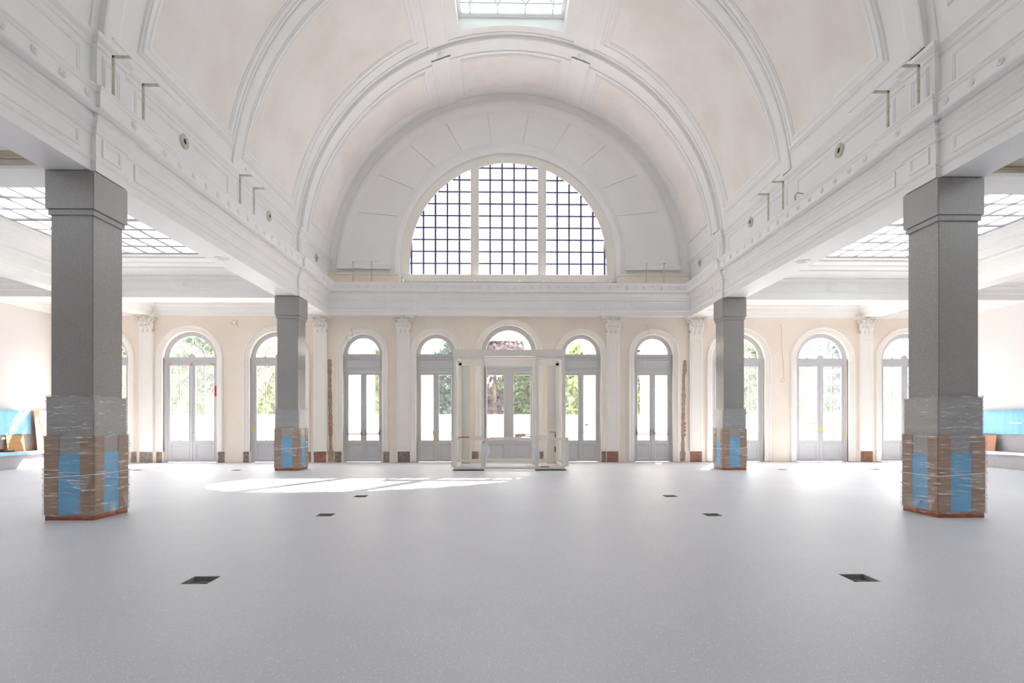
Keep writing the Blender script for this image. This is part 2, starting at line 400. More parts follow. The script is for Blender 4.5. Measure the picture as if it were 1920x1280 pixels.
# raised moulded border inside each light
bead = MB()
for l in lights:
    q = light_poly(*l); cxm = LC+(l[0]+l[1])/2; czm = 7.9; L = []
    for (x, z) in q: L.append((x, z))
    inner = [(cxm+(x-cxm)*0.975, czm+(z-czm)*0.985) for x, z in L]
    bead.plate(L, [inner], YW+.06, YW+.14)
lo(bead).build('glazing_bead', M['casing'], wl)
lo(MB().box(LC-ML-MW+.05, LC-ML-.05, YW+.03, YW+.1, GB, LZ+3.2).box(LC+ML+.05, LC+ML+MW-.05, YW+.03, YW+.1, GB, LZ+3.2)).build('mullion', M['casing'], wl)
lo(MB().box(LC-3.9, LC+3.9, YW-.16, YW+.1, 6.12, 6.34)).build('window_sill', M['casing'], wl)
P = 0.41
def zt(x): return LZ + math.sqrt(max(RG*RG - x*x, 0))
for (xa, xb), org in zip(lights, (-ML-MW, -ML, ML+MW)):
    d = -1 if xa < -ML-.01 else 1
    xs = []
    k = 1
    while True:
        x = org + d*P*k*(1.0 if d == 1 else 1.0)
        if x <= xa+.03 or x >= xb-.03: break
        xs.append(x); k += 1
    edges = sorted([xa, xb] + xs)
    for x in xs: lo(MB().box(LC+x-.031, LC+x+.031, YW+.11, YW+.15, GB, zt(x)-.005)).build('glazing_bar', M['bar'], wl)
    for r in range(1, 10):
        z = GB + P*r
        if z >= zt(0 if xa < 0 < xb else min(abs(xa), abs(xb))): break
        lim = math.sqrt(max(RG*RG-(z-LZ)**2, 0)) if z > LZ else RG
        a, b = max(xa, -lim), min(xb, lim)
        if b-a > .05: lo(MB().box(LC+a, LC+b, YW+.112, YW+.148, z-.024, z+.024)).build('glazing_bar', M['bar'], wl)
    for i in range(len(edges)-1):
        for r in range(10):
            z0, z1 = GB+P*r, GB+P*(r+1); a, b = edges[i], edges[i+1]
            pts = []
            N = 6
            if max(zt(a), zt(b)) < z0+.02 and not (a < 0 < b): continue
            top = [(a+(b-a)*t/N, min(z1, zt(a+(b-a)*t/N))) for t in range(N+1)]
            top = [(x, max(z, z0)) for x, z in top]
            if max(z for x, z in top) - z0 < .03: continue
            top = [(x, z) for x, z in top if z > z0+.002]
            if len(top) < 2: continue
            poly = [(top[0][0], z0), (top[-1][0], z0)] + top[::-1]
            if all(abs(z-z1) < 1e-6 for x, z in top): poly = [(a, z0), (b, z0), (b, z1), (a, z1)]
            mb = MB(); vs = [(LC+x, YW+.13, z) for x, z in poly]; mb.add(vs, [tuple(range(len(vs)))])
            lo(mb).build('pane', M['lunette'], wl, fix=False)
# low parapet rolls and lamp heads on the ledge under the tympanum
for s, nm in ((-1, 'left'), (1, 'right')):
    e = empty('ledge_casing', (X0+s*4.85, YW-.17, 6.02), f'cream boxed casing with a rounded end on the ledge {nm} of the half-round window', 'casing')
    prof = [(-.10, 0), (-.10, .26), (-.07, .32), (0, .34), (.08, .34), (.1, 0)]
    MB().grid([[(-1.22, y, z) for y, z in prof], [(1.12, y, z) for y, z in prof], [(1.22, y*.8, z*.8) for y, z in prof]]).build('casing_body', M['cream'], e)
    MB().box(-1.22, 1.16, -.115, -.1, .30, .34).build('lip', M['casing'], e)
    if s > 0: e.rotation_euler.z = 0; e.scale.x = -1
lab = ['left end of the half-round window sill', 'left mullion of the half-round window', 'half-round window sill, just right of its middle', 'right mullion of the half-round window', 'right end of the half-round window sill']
for px, l in zip((-3.55, -1.16, .34, 1.15, 3.40), lab):
    e = empty('spotlight', (X0+px, YW-.24, 6.02), f'small white spotlight head at the {l}', 'spotlight')
    MB().box(-.05, .05, -.04, .04, 0, .03).build('foot', M['casing'], e)
    MB().tube([(0, -.07, .09), (0, .05, .11)], .05, 12).build('head', M['aisle'], e)

# ------------------------------------------------------------------ arched doors, windows, casings
CASP = [(0.0, -.05), (0.0, .03), (.015, .045), (.05, .045), (.06, .06), (.13, .06), (.145, .085), (.18, .095), (.205, .08), (.215, .0)]
def add_casing(cx, h, sp, zb_l, zb_r):
    mb = arch_sweep(cx, h, sp, 0, CASP, YW)
    k = len(CASP)
    mb.v = [(x, y, zb_l if (i < k) else (zb_r if i >= len(mb.v)-k else z)) for i, (x, y, z) in enumerate(mb.v)]
    mb.build('arch_casing', M['casing'], wb, False)
FY0, FY1 = YW+.10, YW+.19      # frame depth
def leaf_parts(root, ox, name, xa, xb, ztop, side, bar=False, mid=False, gm='glass', st=.075, side_st=.075, handle=False):
    """one door leaf between xa..xb"""
    g0, g1, gz0, gz1 = xa+(side_st if side < 0 else st), xb-(st if side < 0 else side_st), .735, ztop-.09
    y0, y1 = YW+.115, YW+.165
    out = [(xa, .01), (xb, .01), (xb, ztop), (xa, ztop)]
    hs = [[(g0, gz0), (g1, gz0), (g1, gz1), (g0, gz1)], [(g0, .09), (g1, .09), (g1, .62), (g0, .62)]]
    L = shift(MB().plate(out, hs, y0, y1), -ox, -YW, 0).build(name, M['grey'], root)
    fm = lambda u, v, h: (u-ox, .115-h, v)
    frame_rect(g0, g1, gz0, gz1, [(-.012, -.02), (-.012, 0), (0, .012), (.012, .012), (.02, .0)], fm).build('glazing_bead', M['grey'], L)
    kp = frame_rect(g0, g1, .09, .62, [(-.05, -.03), (-.035, -.012), (-.012, -.004), (0, .010), (.012, .010), (.018, 0)], fm)
    kp.add([fm(g0+.05, .14, -.03), fm(g1-.05, .14, -.03), fm(g1-.05, .57, -.03), fm(g0+.05, .57, -.03)], [(0, 1, 2, 3)])
    kp.build('kick_panel', M['grey'], L)
    yp = .14
    if mid:
        m_ = (g0+g1)/2
        MB().add([(g0-ox, yp, gz0), (m_-ox, yp, gz0), (m_-ox, yp, gz1), (g0-ox, yp, gz1)], [(0,1,2,3)]).build('pane', M[gm], L, fix=False)
        MB().add([(m_-ox, yp, gz0), (g1-ox, yp, gz0), (g1-ox, yp, gz1), (m_-ox, yp, gz1)], [(0,1,2,3)]).build('pane', M[gm], L, fix=False)
        b = MB().box(m_-ox-.010, m_-ox+.010, .125, .155, gz0, gz1)
        for zz, sg in ((gz0, 1), (gz1, -1)):
            b.plate([(m_-ox+.045*math.cos(a*PI/8), zz+sg*.035*math.sin(a*PI/8)) for a in range(9)], [], .12, .16)
        b.build('glazing_bar', M['grey'], L)
    else:
        MB().add([(g0-ox, yp, gz0), (g1-ox, yp, gz0), (g1-ox, yp, gz1), (g0-ox, yp, gz1)], [(0,1,2,3)]).build('pane', M[gm], L, fix=False)
    if bar:
        b = MB().tube([(xa-ox+.05, .04, .965), (xb-ox-.05, .04, .965)], .018, 8)
        for sx in (xa+.05, xb-.05):
            sg = 1 if sx < (xa+xb)/2 else -1
            b.tube([(sx-ox, .11, 1.08), (sx-ox, .06, 1.05), (sx-ox+sg*.04, .04, .97)], .016, 8)
            b.box(sx-ox-.018, sx-ox+.018, .09, .115, .90, 1.12)
        b.build('panic_bar', M['lead'], L)
    if handle:
        hx = (xb-.035 if side < 0 else xa+.035)-ox
        MB().tube([(hx, .115, 1.0), (hx, .07, 1.0), (hx+.09*side, .065, 1.0)], .011, 8).build('handle', M['steel'], L)
    return L
def tapes(root, lst):
    for x, z, w, h, m in lst:
        MB().box(x-w/2, x+w/2, .085, .099, z-h/2, z+h/2).build('tape', M[m], root)
dl = ['leftmost narrow arched grey double door, with steel push bars', 'narrow arched grey double door between the leftmost door and the lobby frame',
      'widest arched grey double door, in the middle behind the lobby frame', 'narrow arched grey double door just right of the lobby frame',
      'rightmost narrow arched grey double door, with steel push bars and a hanging cable']
for i, (cx, h, sp) in enumerate(DOORS):
    r = empty(f'door_{i+1}', (cx, YW, 0), dl[i], 'door', 'structure')
    fw = .13 if i != 2 else .15; ztop = 3.08; zf = 3.70 if i != 2 else 3.72
    ri = h-fw; spf = zf
    fan = [(cx-ri, zf)] + [(cx+ri*math.cos(PI-PI*k/24), zf+.0+ri*math.sin(PI-PI*k/24)) for k in range(1, 24)] + [(cx+ri, zf)]
    out = arch_pts(cx, h-.001, sp, 0, 32)
    lw = h-.06
    leafhole = [(cx-lw, 0.0), (cx+lw, 0.0), (cx+lw, ztop), (cx-lw, ztop)]
    # frame = arch outline with the leaf bay notched out of the foot
    outline = [(cx-h+.001, 0)] + out[1:-1] + [(cx+h-.001, 0), (cx+lw, 0), (cx+lw, ztop), (cx-lw, ztop), (cx-lw, 0)]
    f = shift(MB().plate(outline, [fan], FY0, FY1), -cx, -YW, 0)
    f.build('door_frame', M['grey'], r)
    fm = lambda u, v, hh: (u, .10-hh, v)
    tp = frame_rect(-lw+.03, lw-.03, 3.23, 3.46, [(-.03, -.02), (-.02, .0), (0, .012), (.015, .012), (.02, 0)], fm)
    tp.build('transom_panel', M['grey'], r)
    MB().box(-lw, lw, .075, .10, 3.09, 3.13).box(-lw-.03, lw+.03, .07, .10, 3.52, 3.56).box(-lw-.03, lw+.03, .08, .1, 3.60, 3.625).build('transom_molding', M['grey'], r)
    mb = MB(); vs = [(x-cx, .14, z) for x, z in fan]; mb.add(vs, [tuple(range(len(vs)))]); mb.build('fanlight_pane', M['glass'], r, fix=False)
    for sd, (a, b) in ((-1, (cx-lw+.003, cx-.003)), (1, (cx+.003, cx+lw-.003))):
        leaf_parts(r, cx, 'door_leaf', a, b, ztop-.005, sd, bar=i in (0, 4), st=.085 if i != 2 else .16, side_st=.075 if i != 2 else .13, handle=i in (1, 3))
    MB().box(-.022, .022, .095, .12, .01, ztop-.01).build('astragal', M['grey'], r)
    zb = [(.37, .37), (.02, .37), (.37, .37), (.02, .37), (.02, .02)][i]
    if i == 0: zb = (.37, .37)
    add_casing(cx, h, sp, zb[0]+.0, zb[1]+.0)
tapes_d = {1: [(-.6, .60, .03, .12, 'yellow'), (-.03, 1.06, .03, .14, 'yellow'), (-.3, .72, .03, .10, 'yellow')],
 2: [(-.61, 1.05, .03, .12, 'yellow'), (-.10, 1.0, .035, .18, 'yellow'), (-.02, .75, .10, .04, 'yellow'), (-.02, .58, .08, .04, 'yellow')],
 3: [(-.16, 3.04, .08, .05, 'yellow'), (.16, 3.04, .08, .05, 'yellow')],
 4: [(.62, .5, .03, .10, 'yellow'), (.2, 1.28, .10, .06, 'yellow')], 5: [(-.3, 1.28, .12, .03, 'yellow'), (.1, 1.28, .08, .03, 'yellow'), (.68, 1.2, .03, .12, 'yellow')]}
for k, l in tapes_d.items(): tapes(bpy.data.objects[f'door_{k}'], l)
wlb = ['arched grey french window at the far left edge, mostly behind the near left column', 'second arched french window from the left, all in view, with orange tape marks',
       'arched french window half hidden by the far left column', 'arched french window half hidden by the far right column',
       'second arched french window from the right, all in view', 'arched french window at the far right, partly behind the near right column']
for i, (cx, h, sp) in enumerate(WINS):
    r = empty(f'window_{i+2}', (cx, YW, 0), wlb[i], 'window', 'structure')
    zf = 3.575; ri = h-.15; ztop = 3.385; lw = h-.09
    sg = math.sqrt(max(ri*ri-(zf-sp)**2, 0))
    a0 = math.atan2(zf-sp, sg)
    fan = [(cx+ri*math.cos(a0+(PI-2*a0)*k/28), sp+ri*math.sin(a0+(PI-2*a0)*k/28)) for k in range(29)]
    out = arch_pts(cx, h-.001, sp, 0, 32)
    outline = [(cx-h+.001, 0)] + out[1:-1] + [(cx+h-.001, 0), (cx+lw, 0), (cx+lw, ztop), (cx-lw, ztop), (cx-lw, 0)]
    shift(MB().plate(outline, [fan], FY0, FY1), -cx, -YW, 0).build('window_frame', M['grey'], r)
    MB().box(-h+.03, h-.03, .075, .10, 3.44, 3.49).build('transom_molding', M['grey'], r)
    # fan muntins: hub, arc, three rays
    MB().plate([(.12*math.cos(k*PI/12), zf+.12*math.sin(k*PI/12)) for k in range(13)], [], .11, .16).build('fan_hub', M['grey'], r)
    arc = [(.45*math.cos(k*PI/20), zf+.45*math.sin(k*PI/20)) for k in range(21)]
    arc2 = [(.425*math.cos(k*PI/20), zf+.425*math.sin(k*PI/20)) for k in range(21)]
    mm = MB().plate(arc+arc2[::-1], [], .12, .155)
    for sx in (-.437, .437): mm.plate([(sx+.05*math.cos(k*PI/8), zf+.035*math.sin(k*PI/8)) for k in range(9)], [], .118, .157)
    mm.build('fan_arc', M['grey'], r)
    for a in (42, 90, 138):
        a = math.radians(a); c, s_ = math.cos(a), math.sin(a); re = ri-.005 if a != PI/2 else ri
        dz = sp-zf; q = -s_*dz; re = s_*dz + math.sqrt(max(ri*ri-(c*dz)**2, 0))
        x0, z0, x1, z1 = .11*c, zf+.11*s_, re*c, zf+re*s_
        MB().plate([(x0-s_*.010, z0+c*.010), (x1-s_*.010, z1+c*.010), (x1+s_*.010, z1-c*.010), (x0+s_*.010, z0-c*.010)], [], .12, .155).build('fan_bar', M['grey'], r)
    # fan panes: four sectors
    cuts = [0, 42, 90, 138, 180]
    for k in range(4):
        pts = [(0, zf+.001)]
        for j in range(9):
            a = math.radians(cuts[k]+(cuts[k+1]-cuts[k])*j/8); c, s_ = math.cos(a), math.sin(a); dz = sp-zf
            re = s_*dz+math.sqrt(max(ri*ri-(c*dz)**2, 0)); pts.append((re*c, zf+re*s_))
        MB().add([(x, .14, z) for x, z in pts], [tuple(range(len(pts)))]).build('pane', M['glare'], r, fix=False)
    for sd, (a, b) in ((-1, (cx-lw+.003, cx-.003)), (1, (cx+.003, cx+lw-.003))):
        leaf_parts(r, cx, 'window_leaf', a, b, ztop-.005, sd, mid=True, gm='glare', st=.105, side_st=.07)
    MB().box(-.02, .02, .095, .12, .01, ztop-.01).build('astragal', M['grey'], r)
    MB().tube([(.03, .11, 1.0), (.03, .075, 1.0)], .018, 8).build('knob', M['steel'], r)
    zb = [(0.02, .37), (.37, .37), (.37, .37), (.02, .02), (.02, .02), (.02, .02)][i]
    add_casing(cx, h, sp, *zb)
tapes(bpy.data.objects['window_3'], [(-.72, 3.33, .05, .07, 'orange'), (-.02, 3.33, .06, .07, 'orange'), (.70, 3.33, .05, .07, 'orange'), (.80, 2.42, .05, .36, 'red')])
tapes(bpy.data.objects['window_4'], [(-.86, 1.13, .05, .16, 'yellow'), (-.94, .95, .04, .05, 'yellow')])
tapes(bpy.data.objects['window_6'], [(0, 1.12, .06, .14, 'yellow'), (.84, .95, .03, .1, 'yellow'), (-.2, 1.3, .1, .05, 'yellow')])
tapes(bpy.data.objects['window_7'], [(-.85, 1.25, .05, .14, 'yellow')])

# ------------------------------------------------------------------ pilasters with leafy capitals
def leaf_mesh(w, hgt, curl):
    rows = []
    for i in range(7):
        t = i/6; z = hgt*min(t*1.15, 1.0) - (curl*.5*(t-.8)/.2 if t > .8 else 0); out = .012+curl*t**3
        ww = w*(.55+.45*math.sin(t*PI*.8+.3))*(1 if t < .9 else .55)
        rows.append([(ww*u/2*(1+.12*math.sin(i*2.5)), -out-.012*(1-u*u), z) for u in (-1, -.5, 0, .5, 1)])
    return MB().grid(rows)
def make_pilaster():
    r = empty('pilaster', (0, YW, 0))
    sh = MB().box(-.225, .225, -.10, -.001, .37, 4.34)
    sh.build('shaft', M['casing'], r)
    p = MB()
    frame_ = frame_rect(-.16, .16, .5, 4.2, [(-.02, 0), (-.01, .006), (.01, .006), (.02, 0)], lambda u, v, h: (u, -.10-h, v))
    frame_.build('shaft_molding', M['casing'], r)
    MB().box(-.245, .245, -.12, -.001, 4.34, 4.40).build('necking', M['casing'], r)
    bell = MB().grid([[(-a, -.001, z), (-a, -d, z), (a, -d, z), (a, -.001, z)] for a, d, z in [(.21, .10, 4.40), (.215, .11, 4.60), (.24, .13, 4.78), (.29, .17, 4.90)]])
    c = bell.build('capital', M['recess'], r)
    ab = [(-.40, -.001), (-.40, -.20), (-.36, -.25), (-.2, -.20), (0, -.18), (.2, -.20), (.36, -.25), (.40, -.20), (.40, -.001)]
    MB().plate(ab, [], 4.90, 4.945, 'Z').plate([(x*.96, y*.96) for x, y in ab], [], 4.945, 4.975, 'Z').build('abacus', M['casing'], c)
    for x, z, w, h, cu in [(-.15, 4.40, .14, .22, .05), (0, 4.40, .14, .22, .05), (.15, 4.40, .14, .22, .05), (-.20, 4.50, .12, .27, .07), (-.075, 4.50, .13, .28, .06), (.075, 4.50, .13, .28, .06), (.20, 4.50, .12, .27, .07), (-.11, 4.66, .13, .23, .06), (.11, 4.66, .13, .23, .06), (0, 4.64, .10, .26, .05)]:
        y = -.105 if z < 4.45 else (-.10 if z < 4.6 else -.13)
        shift(leaf_mesh(w, h, cu), x, y, z).build('leaf', M['casing'], c, True)
    for s in (-1, 1):
        pts = []; rs = []
        for k in range(22):
            a = k*PI/6.5; rr = .085*(1-k/24); pts.append((s*(.285-rr*math.cos(a)*1), -.20, 4.80+rr*math.sin(a))); rs.append(.022*(1-k/34))
        MB().tube([(s*.12, -.13, 4.66), (s*.17, -.16, 4.76)] + pts, .02, 6, rs=[.012, .02]+rs).build('volute', M['casing'], c, True)
    for s in (-1, 1):
        pts = []; rs = []
        for k in range(14):
            a = k*PI/5; rr = .045*(1-k/16); pts.append((s*(.075-rr*math.cos(a)), -.185, 4.835+rr*math.sin(a))); rs.append(.013*(1-k/24))
        MB().tube([(s*.02, -.13, 4.70)] + pts, .012, 6, rs=[.01]+rs).build('volute', M['casing'], c, True)
    fl = MB()
    for k in range(5):
        a = k*2*PI/5; fl.tube([(0, -.19, 4.90), (.045*math.cos(a), -.215, 4.90+.045*math.sin(a))], .022, 6)
    fl.tube([(0, -.19, 4.90), (0, -.24, 4.90)], .018, 8).build('flower', M['casing'], c, True)
    return r
proto = make_pilaster()
pl = [(-12.26, 'cream pilaster with leafy capital at the far left, between two arched windows'),
      (-6.44, 'cream pilaster with leafy capital just right of the far left column'),
      (-3.64, 'cream pilaster with leafy capital between the two leftmost arched doors'),
      (3.49, 'cream pilaster with leafy capital between the two rightmost arched doors'),
      (6.35, 'cream pilaster with leafy capital just left of the far right column'),
      (12.23, 'cream pilaster with leafy capital at the far right, between two arched windows')]
for k, (x, l) in enumerate(pl):
    o = proto if k == 0 else copy_tree(proto)
    o.location.x = x; tag(o, l, 'pilaster', None, 'leafy pilasters along the end wall')
# exposed brickwork where skirting was removed
def patch(xa, xb, m, z1=.37, off=.0):
    mb = MB(); z = .01; row = 0
    while z < z1-.03:
        x = xa - (.06 if row % 2 else 0)
        while x < xb:
            a, b = max(x, xa), min(x+.115, xb)
            if b-a > .015:
                d = off+random.uniform(.008, .03); mb.box(a+.004, b-.004, YW-d, YW+.0, z, min(z+.052, z1))
            x += .125
        z += .062; row += 1
    o = mb.build('exposed_brickwork', M[m], wb); return o
def wx(px): return -0.265 + ((px-960)/F + .0168)/(1-(px-960)/F*.0168)*YW
for a, b, m in [(246, 256, 'rubble'), (262, 286, 'mortar'), (293, 304, 'rubble'), (409, 421, 'rubble'), (456, 467, 'rubble'), (577, 583, 'rubble'), (588.5, 611, 'brick'),
                (628, 640, 'rubble'), (719, 730, 'rubble'), (746, 768, 'rubble'), (769, 776, 'rubble'), (885, 897, 'rubble'), (1012, 1019, 'rubble'), (1042, 1050, 'rubble'),
                (1128, 1136, 'rubble'), (1138, 1159, 'brick'), (1294, 1316, 'brick'), (1614, 1636, 'brick')]:
    patch(wx(a), wx(b), m, .365, .0)
    MB().box(wx(a)-.002, wx(b)+.002, YW-.006, YW+.0, 0.0, .37).build('mortar_bed', M['mortar'], wb)
# chases hacked into the plaster
for cx_, pts in ((wx(617.5), [(-.05, .05)]), (wx(1282), [(-.05, .05)])):
    L, R = [], []
    n = 44; sg = -1 if cx_ < 0 else 1
    for k in range(n+1):
        z = .02 + 3.44*k/n
        w = .07 + .008*math.sin(k*.5) + random.uniform(-.014, .014) + (.035 if k < 5 else 0)
        dx = .05*(1-k/n)*(-sg*-1) * -1 + (.03 if sg > 0 and k > 38 else 0)
        L.append((cx_+dx-w*.75, z)); R.append((cx_+dx+w, z))
    top = [(R[-1][0]-.03, 3.50), (L[-1][0]+.03, 3.50)]
    MB().plate(L[:1]+R+top+L[:0:-1], [], YW-.006, YW+.01).build('plaster_chase', M['chase'], wb)
    for z in (1.05, 1.15, 1.3, .9):
        MB().box(cx_+.01, cx_+.07, YW-.012, YW, z, z+.06).build('exposed_brick', M['brick'], wb)

# ------------------------------------------------------------------ entablature round the nave
lft = [(-6.1, YB), (-6.1, .08), (-6.04, .08), (-6.04, .72), (-6.1, .72), (-6.1, 7.70), (-6.04, 7.70), (-6.04, 8.32), (-6.1, 8.32), (-6.1, 15.30), (-6.04, 15.30), (-6.04, 15.92), (-6.1, 15.92), (-6.1, 18.02)]
bk = [(-3.12, 18.02), (-3.12, 18.05), (3.04, 18.05), (3.04, 18.02)]
rgt = [(-x, y) for x, y in lft[::-1]]
path = lft + bk + rgt
nl = len(lft)-1; nb = nl+len(bk)+1
EP = [(-.02, 4.95), (0, 4.95), (0, 5.09), (.015, 5.10), (.03, 5.13), (.03, 5.15), (0, 5.17), (0, 5.47), (.025, 5.48), (.04, 5.52), (.04, 5.55), (.075, 5.59), (.085, 5.62), (.12, 5.64), (.12, 5.69), (.10, 5.70), (.10, 5.715), (.225, 5.725), (.24, 5.75), (.24, 5.91), (.255, 5.92), (.27, 5.95), (.29, 5.965), (.29, 5.99), (-.05, 6.0), (-.3, 6.0)]
side_prof = [(-.62, 5.75), (-.62, 4.95)] + EP
back_prof = [(-.35, 4.97)] + EP
sides = plan_sweep(path, side_prof, [(0, nl), (nb, len(path)-1)])
backm = plan_sweep(path, back_prof, [(nl, nb)])
tl = sides[0].build('trim_1', M['paint'], fix=False); tr = sides[1].build('trim_2', M['paint'], fix=False); tb = backm[0].build('trim_3', M['paint'], fix=False)
tag(tl, 'long white moulded entablature beam on the left side of the nave', 'beam', 'structure')
tag(tr, 'long white moulded entablature beam on the right side of the nave', 'beam', 'structure')
tag(tb, 'white moulded entablature across the end wall below the half-round window', 'beam', 'structure')
def rosette_mesh(r=.056):
    mb = MB(); n = 20
    rows = []
    for rr, h in [(1, 0), (.98, .012), (.8, .022), (.55, .014), (.35, .03), (.0, .036)]:
        rows.append([(0 + h, r*rr*(1+(.12*math.cos(5*2*PI*k/n) if rr < .99 else 0))*math.cos(2*PI*k/n), r*rr*(1+(.12*math.cos(5*2*PI*k/n) if rr < .99 else 0))*math.sin(2*PI*k/n)) for k in range(n)])
    return mb.grid(rows, closed_u=True)
def shared(name, me_obj, parent, loc, rz=0, scale=1):
    o = me_obj.copy(); o.name = name; COL.objects.link(o); o.parent = parent; o.location = loc; o.rotation_euler = (0, 0, rz); o.scale = (scale,)*3; return o
first = None
def ros(parent, loc, rz):
    global first
    if first is None:
        first = rosette_mesh().build('rosette', M['paint'], parent, True); first.location = loc; first.rotation_euler = (0, 0, rz)
    else: shared('rosette', first, parent, loc, rz)
def inres(y): return any(a-.02 < y < b+.02 for a, b in ((7.70, 8.32), (15.30, 15.92)))
y = 4.02
while y < 17.6:
    d = 5.80 if inres(y) else 5.86
    if not any(abs(y-e) < .06 for e in (7.7, 8.32, 15.3, 15.92)):
        ros(tl, (-d, y, 5.83), 0); ros(tr, (d, y, 5.83), PI)
    y += .412
x = -5.62
while x < 5.6:
    ros(tb, (x, (17.81 if -3.1 < x < 3.0 else 17.78), 5.83), -PI/2); x += .287
# frieze panels on the beams
FP = [(-.03, 0.001), (-.02, .012), (-.008, .012), (0, .018), (.02, .018), (.025, .001)]
def side_map(s, X):
    return lambda u, v, h: (s*(X-h), u, v)
for s, root in ((-1, tl), (1, tr)):
    for a, b, X in [(.9, 7.45, 6.1), (7.84, 8.18, 6.04), (8.6, 15.05, 6.1), (15.44, 15.78, 6.04), (16.15, 17.8, 6.1)]:
        frame_rect(a, b, 5.22, 5.42, FP, side_map(s, X)).build('frieze_molding', M['paint'], root)
    for Y in (4.2, 11.8, 17.0):
        rr = []
        for r_, h in [(.15, 0), (.145, .012), (.12, .012), (.115, .004), (.07, .004), (.065, .012), (.045, .012), (.04, 0)]:
            rr.append([(s*6.4+r_*math.cos(k*PI/12), Y+r_*math.sin(k*PI/12), 4.95-h) for k in range(24)])
        MB().grid(rr, closed_u=True).build('soffit_ring', M['paint'], root)
for a, b in [(-5.9, -4.2), (-4.0, -3.3), (-2.9, 2.85), (3.2, 3.9), (4.1, 5.8)]:
    frame_rect(a, b, 5.22, 5.42, FP, lambda u, v, h: (u, (18.05 if a == -2.9 else 18.02)-h, v)).build('frieze_molding', M['paint'], tb)

# ------------------------------------------------------------------ attic walls above the cornice
AX = 6.12
al = [(-AX, YB), (-AX, .08), (-AX+.06, .08), (-AX+.06, .72), (-AX, .72), (-AX, 7.72), (-AX+.08, 7.72), (-AX+.08, 8.30), (-AX, 8.30), (-AX, 15.32), (-AX+.08, 15.32), (-AX+.08, 15.90), (-AX, 15.90), (-AX, YW)]
AP = [(-.02, 5.9), (0, 5.98), (0, 6.72), (.02, 6.73), (.03, 6.76), (.03, 6.78), (.06, 6.81), (.085, 6.84), (.085, 6.90), (.07, 6.92), (-.15, 6.94)]
a1 = plan_sweep(al, AP, [(0, len(al)-1)])[0].build('wall_left_attic', M['attic'], fix=False)
ar = [(-x, y) for x, y in al[::-1]]
a2 = plan_sweep(ar, AP, [(0, len(ar)-1)])[0].build('wall_right_attic', M['attic'], fix=False)
tag(a1, 'white panelled attic wall between the left cornice and the vault', 'wall', 'structure')
tag(a2, 'white panelled attic wall between the right cornice and the vault', 'wall', 'structure')
PP = [(-.05, .001), (-.04, .012), (-.02, .012), (-.015, .02), (.01, .02), (.02, .010), (.035, .010), (.04, .001)]
for s, root in ((-1, a1), (1, a2)):
    for a, b, X in [(.9, 7.5, AX), (7.86, 8.16, AX-.08), (8.65, 11.5, AX), (11.95, 15.05, AX), (15.46, 15.76, AX-.08), (16.15, 17.95, AX)]:
        frame_rect(a, b, 6.12, 6.62, PP, side_map(s, X)).build('panel_molding', M['attic'], root)
# round vents
vl = {(-1, 9.93): 'largest round vent high on the left attic wall', (-1, 13.5): 'middle round vent high on the left attic wall', (-1, 16.9): 'small round vent on the left attic wall next to the end wall',
      (1, 10.05): 'largest round vent high on the right attic wall', (1, 13.7): 'middle round vent high on the right attic wall', (1, 17.25): 'small round vent on the right attic wall next to the end wall'}
for (s, Y), l in vl.items():
    e = empty('round_vent', (s*AX, Y, 6.53), 'cream ' + l, 'vent', None, 'round vents in the attic walls')
    rr = []
    for r_, h in [(.135, 0), (.135, .018), (.12, .026), (.085, .022), (.08, .032), (.055, .030), (.05, 0.001)]:
        rr.append([(-s*h, r_*math.cos(k*PI/14), r_*math.sin(k*PI/14)) for k in range(28)])
    MB().grid(rr, closed_u=True).build('flange', M['vent'], e, True)
    MB().tube([(-s*.002, 0, 0), (-s*.012, 0, 0)], .052, 20).build('bore', M['dark'], e)
    for k in range(4):
        a = PI/4+k*PI/2; MB().tube([(-s*.02, .105*math.cos(a), .105*math.sin(a)), (-s*.032, .105*math.cos(a), .105*math.sin(a))], .008, 6).build('screw', M['steel'], e)
# tubes on cranked brackets
def rail(e, L, posts, arm, name='bracket'):
    MB().tube([(0, -L/2, 0), (0, L/2, 0)], .02, 12).build('rail_tube', M['paint'], e)
    for p in posts:
        MB().box(-arm-.005, -arm+.03, p-.012, p+.012, -.71, .02).box(-arm, .0, p-.012, p+.012, -.018, .02).build(name, M['vent'], e)  # brackets are white; their brownish shade is put into the colour
for s, Y0_, Y1_, posts, l in [(-1, 7.52, 9.1, (7.9, 8.55), 'near'), (-1, 11.35, 12.75, (11.66, 12.3), 'far'), (1, 7.52, 9.1, (7.9, 8.53), 'near'), (1, 11.4, 12.8, (11.77, 12.43), 'far')]:
    Ym = (Y0_+Y1_)/2
    e = empty('ledge_rail', (s*5.67, Ym, 6.70), f'white tube on two cranked brackets above the {"left" if s<0 else "right"} cornice, {"nearer the camera" if l=="near" else "nearer the end wall"}', 'rail', None, 'tubes on brackets above the cornice')
    if s > 0: e.rotation_euler.z = PI
    rail(e, Y1_-Y0_, [(p-Ym)*(1 if s < 0 else -1) for p in posts], .28)
for s, xa, xb, posts in [(-1, -5.75, -4.34, (-5.26, -4.65)), (1, 4.28, 5.55, (4.56, 5.15))]:
    xm = (xa+xb)/2
    e = empty('ledge_rail', (xm, 17.82, 6.70), f'white tube on two brackets in front of the tympanum, {"left" if s<0 else "right"} of the half-round window', 'rail', None, 'tubes on brackets above the cornice')
    e.rotation_euler.z = -PI/2
    rail(e, xb-xa, [(p-xm) for p in posts], .14)

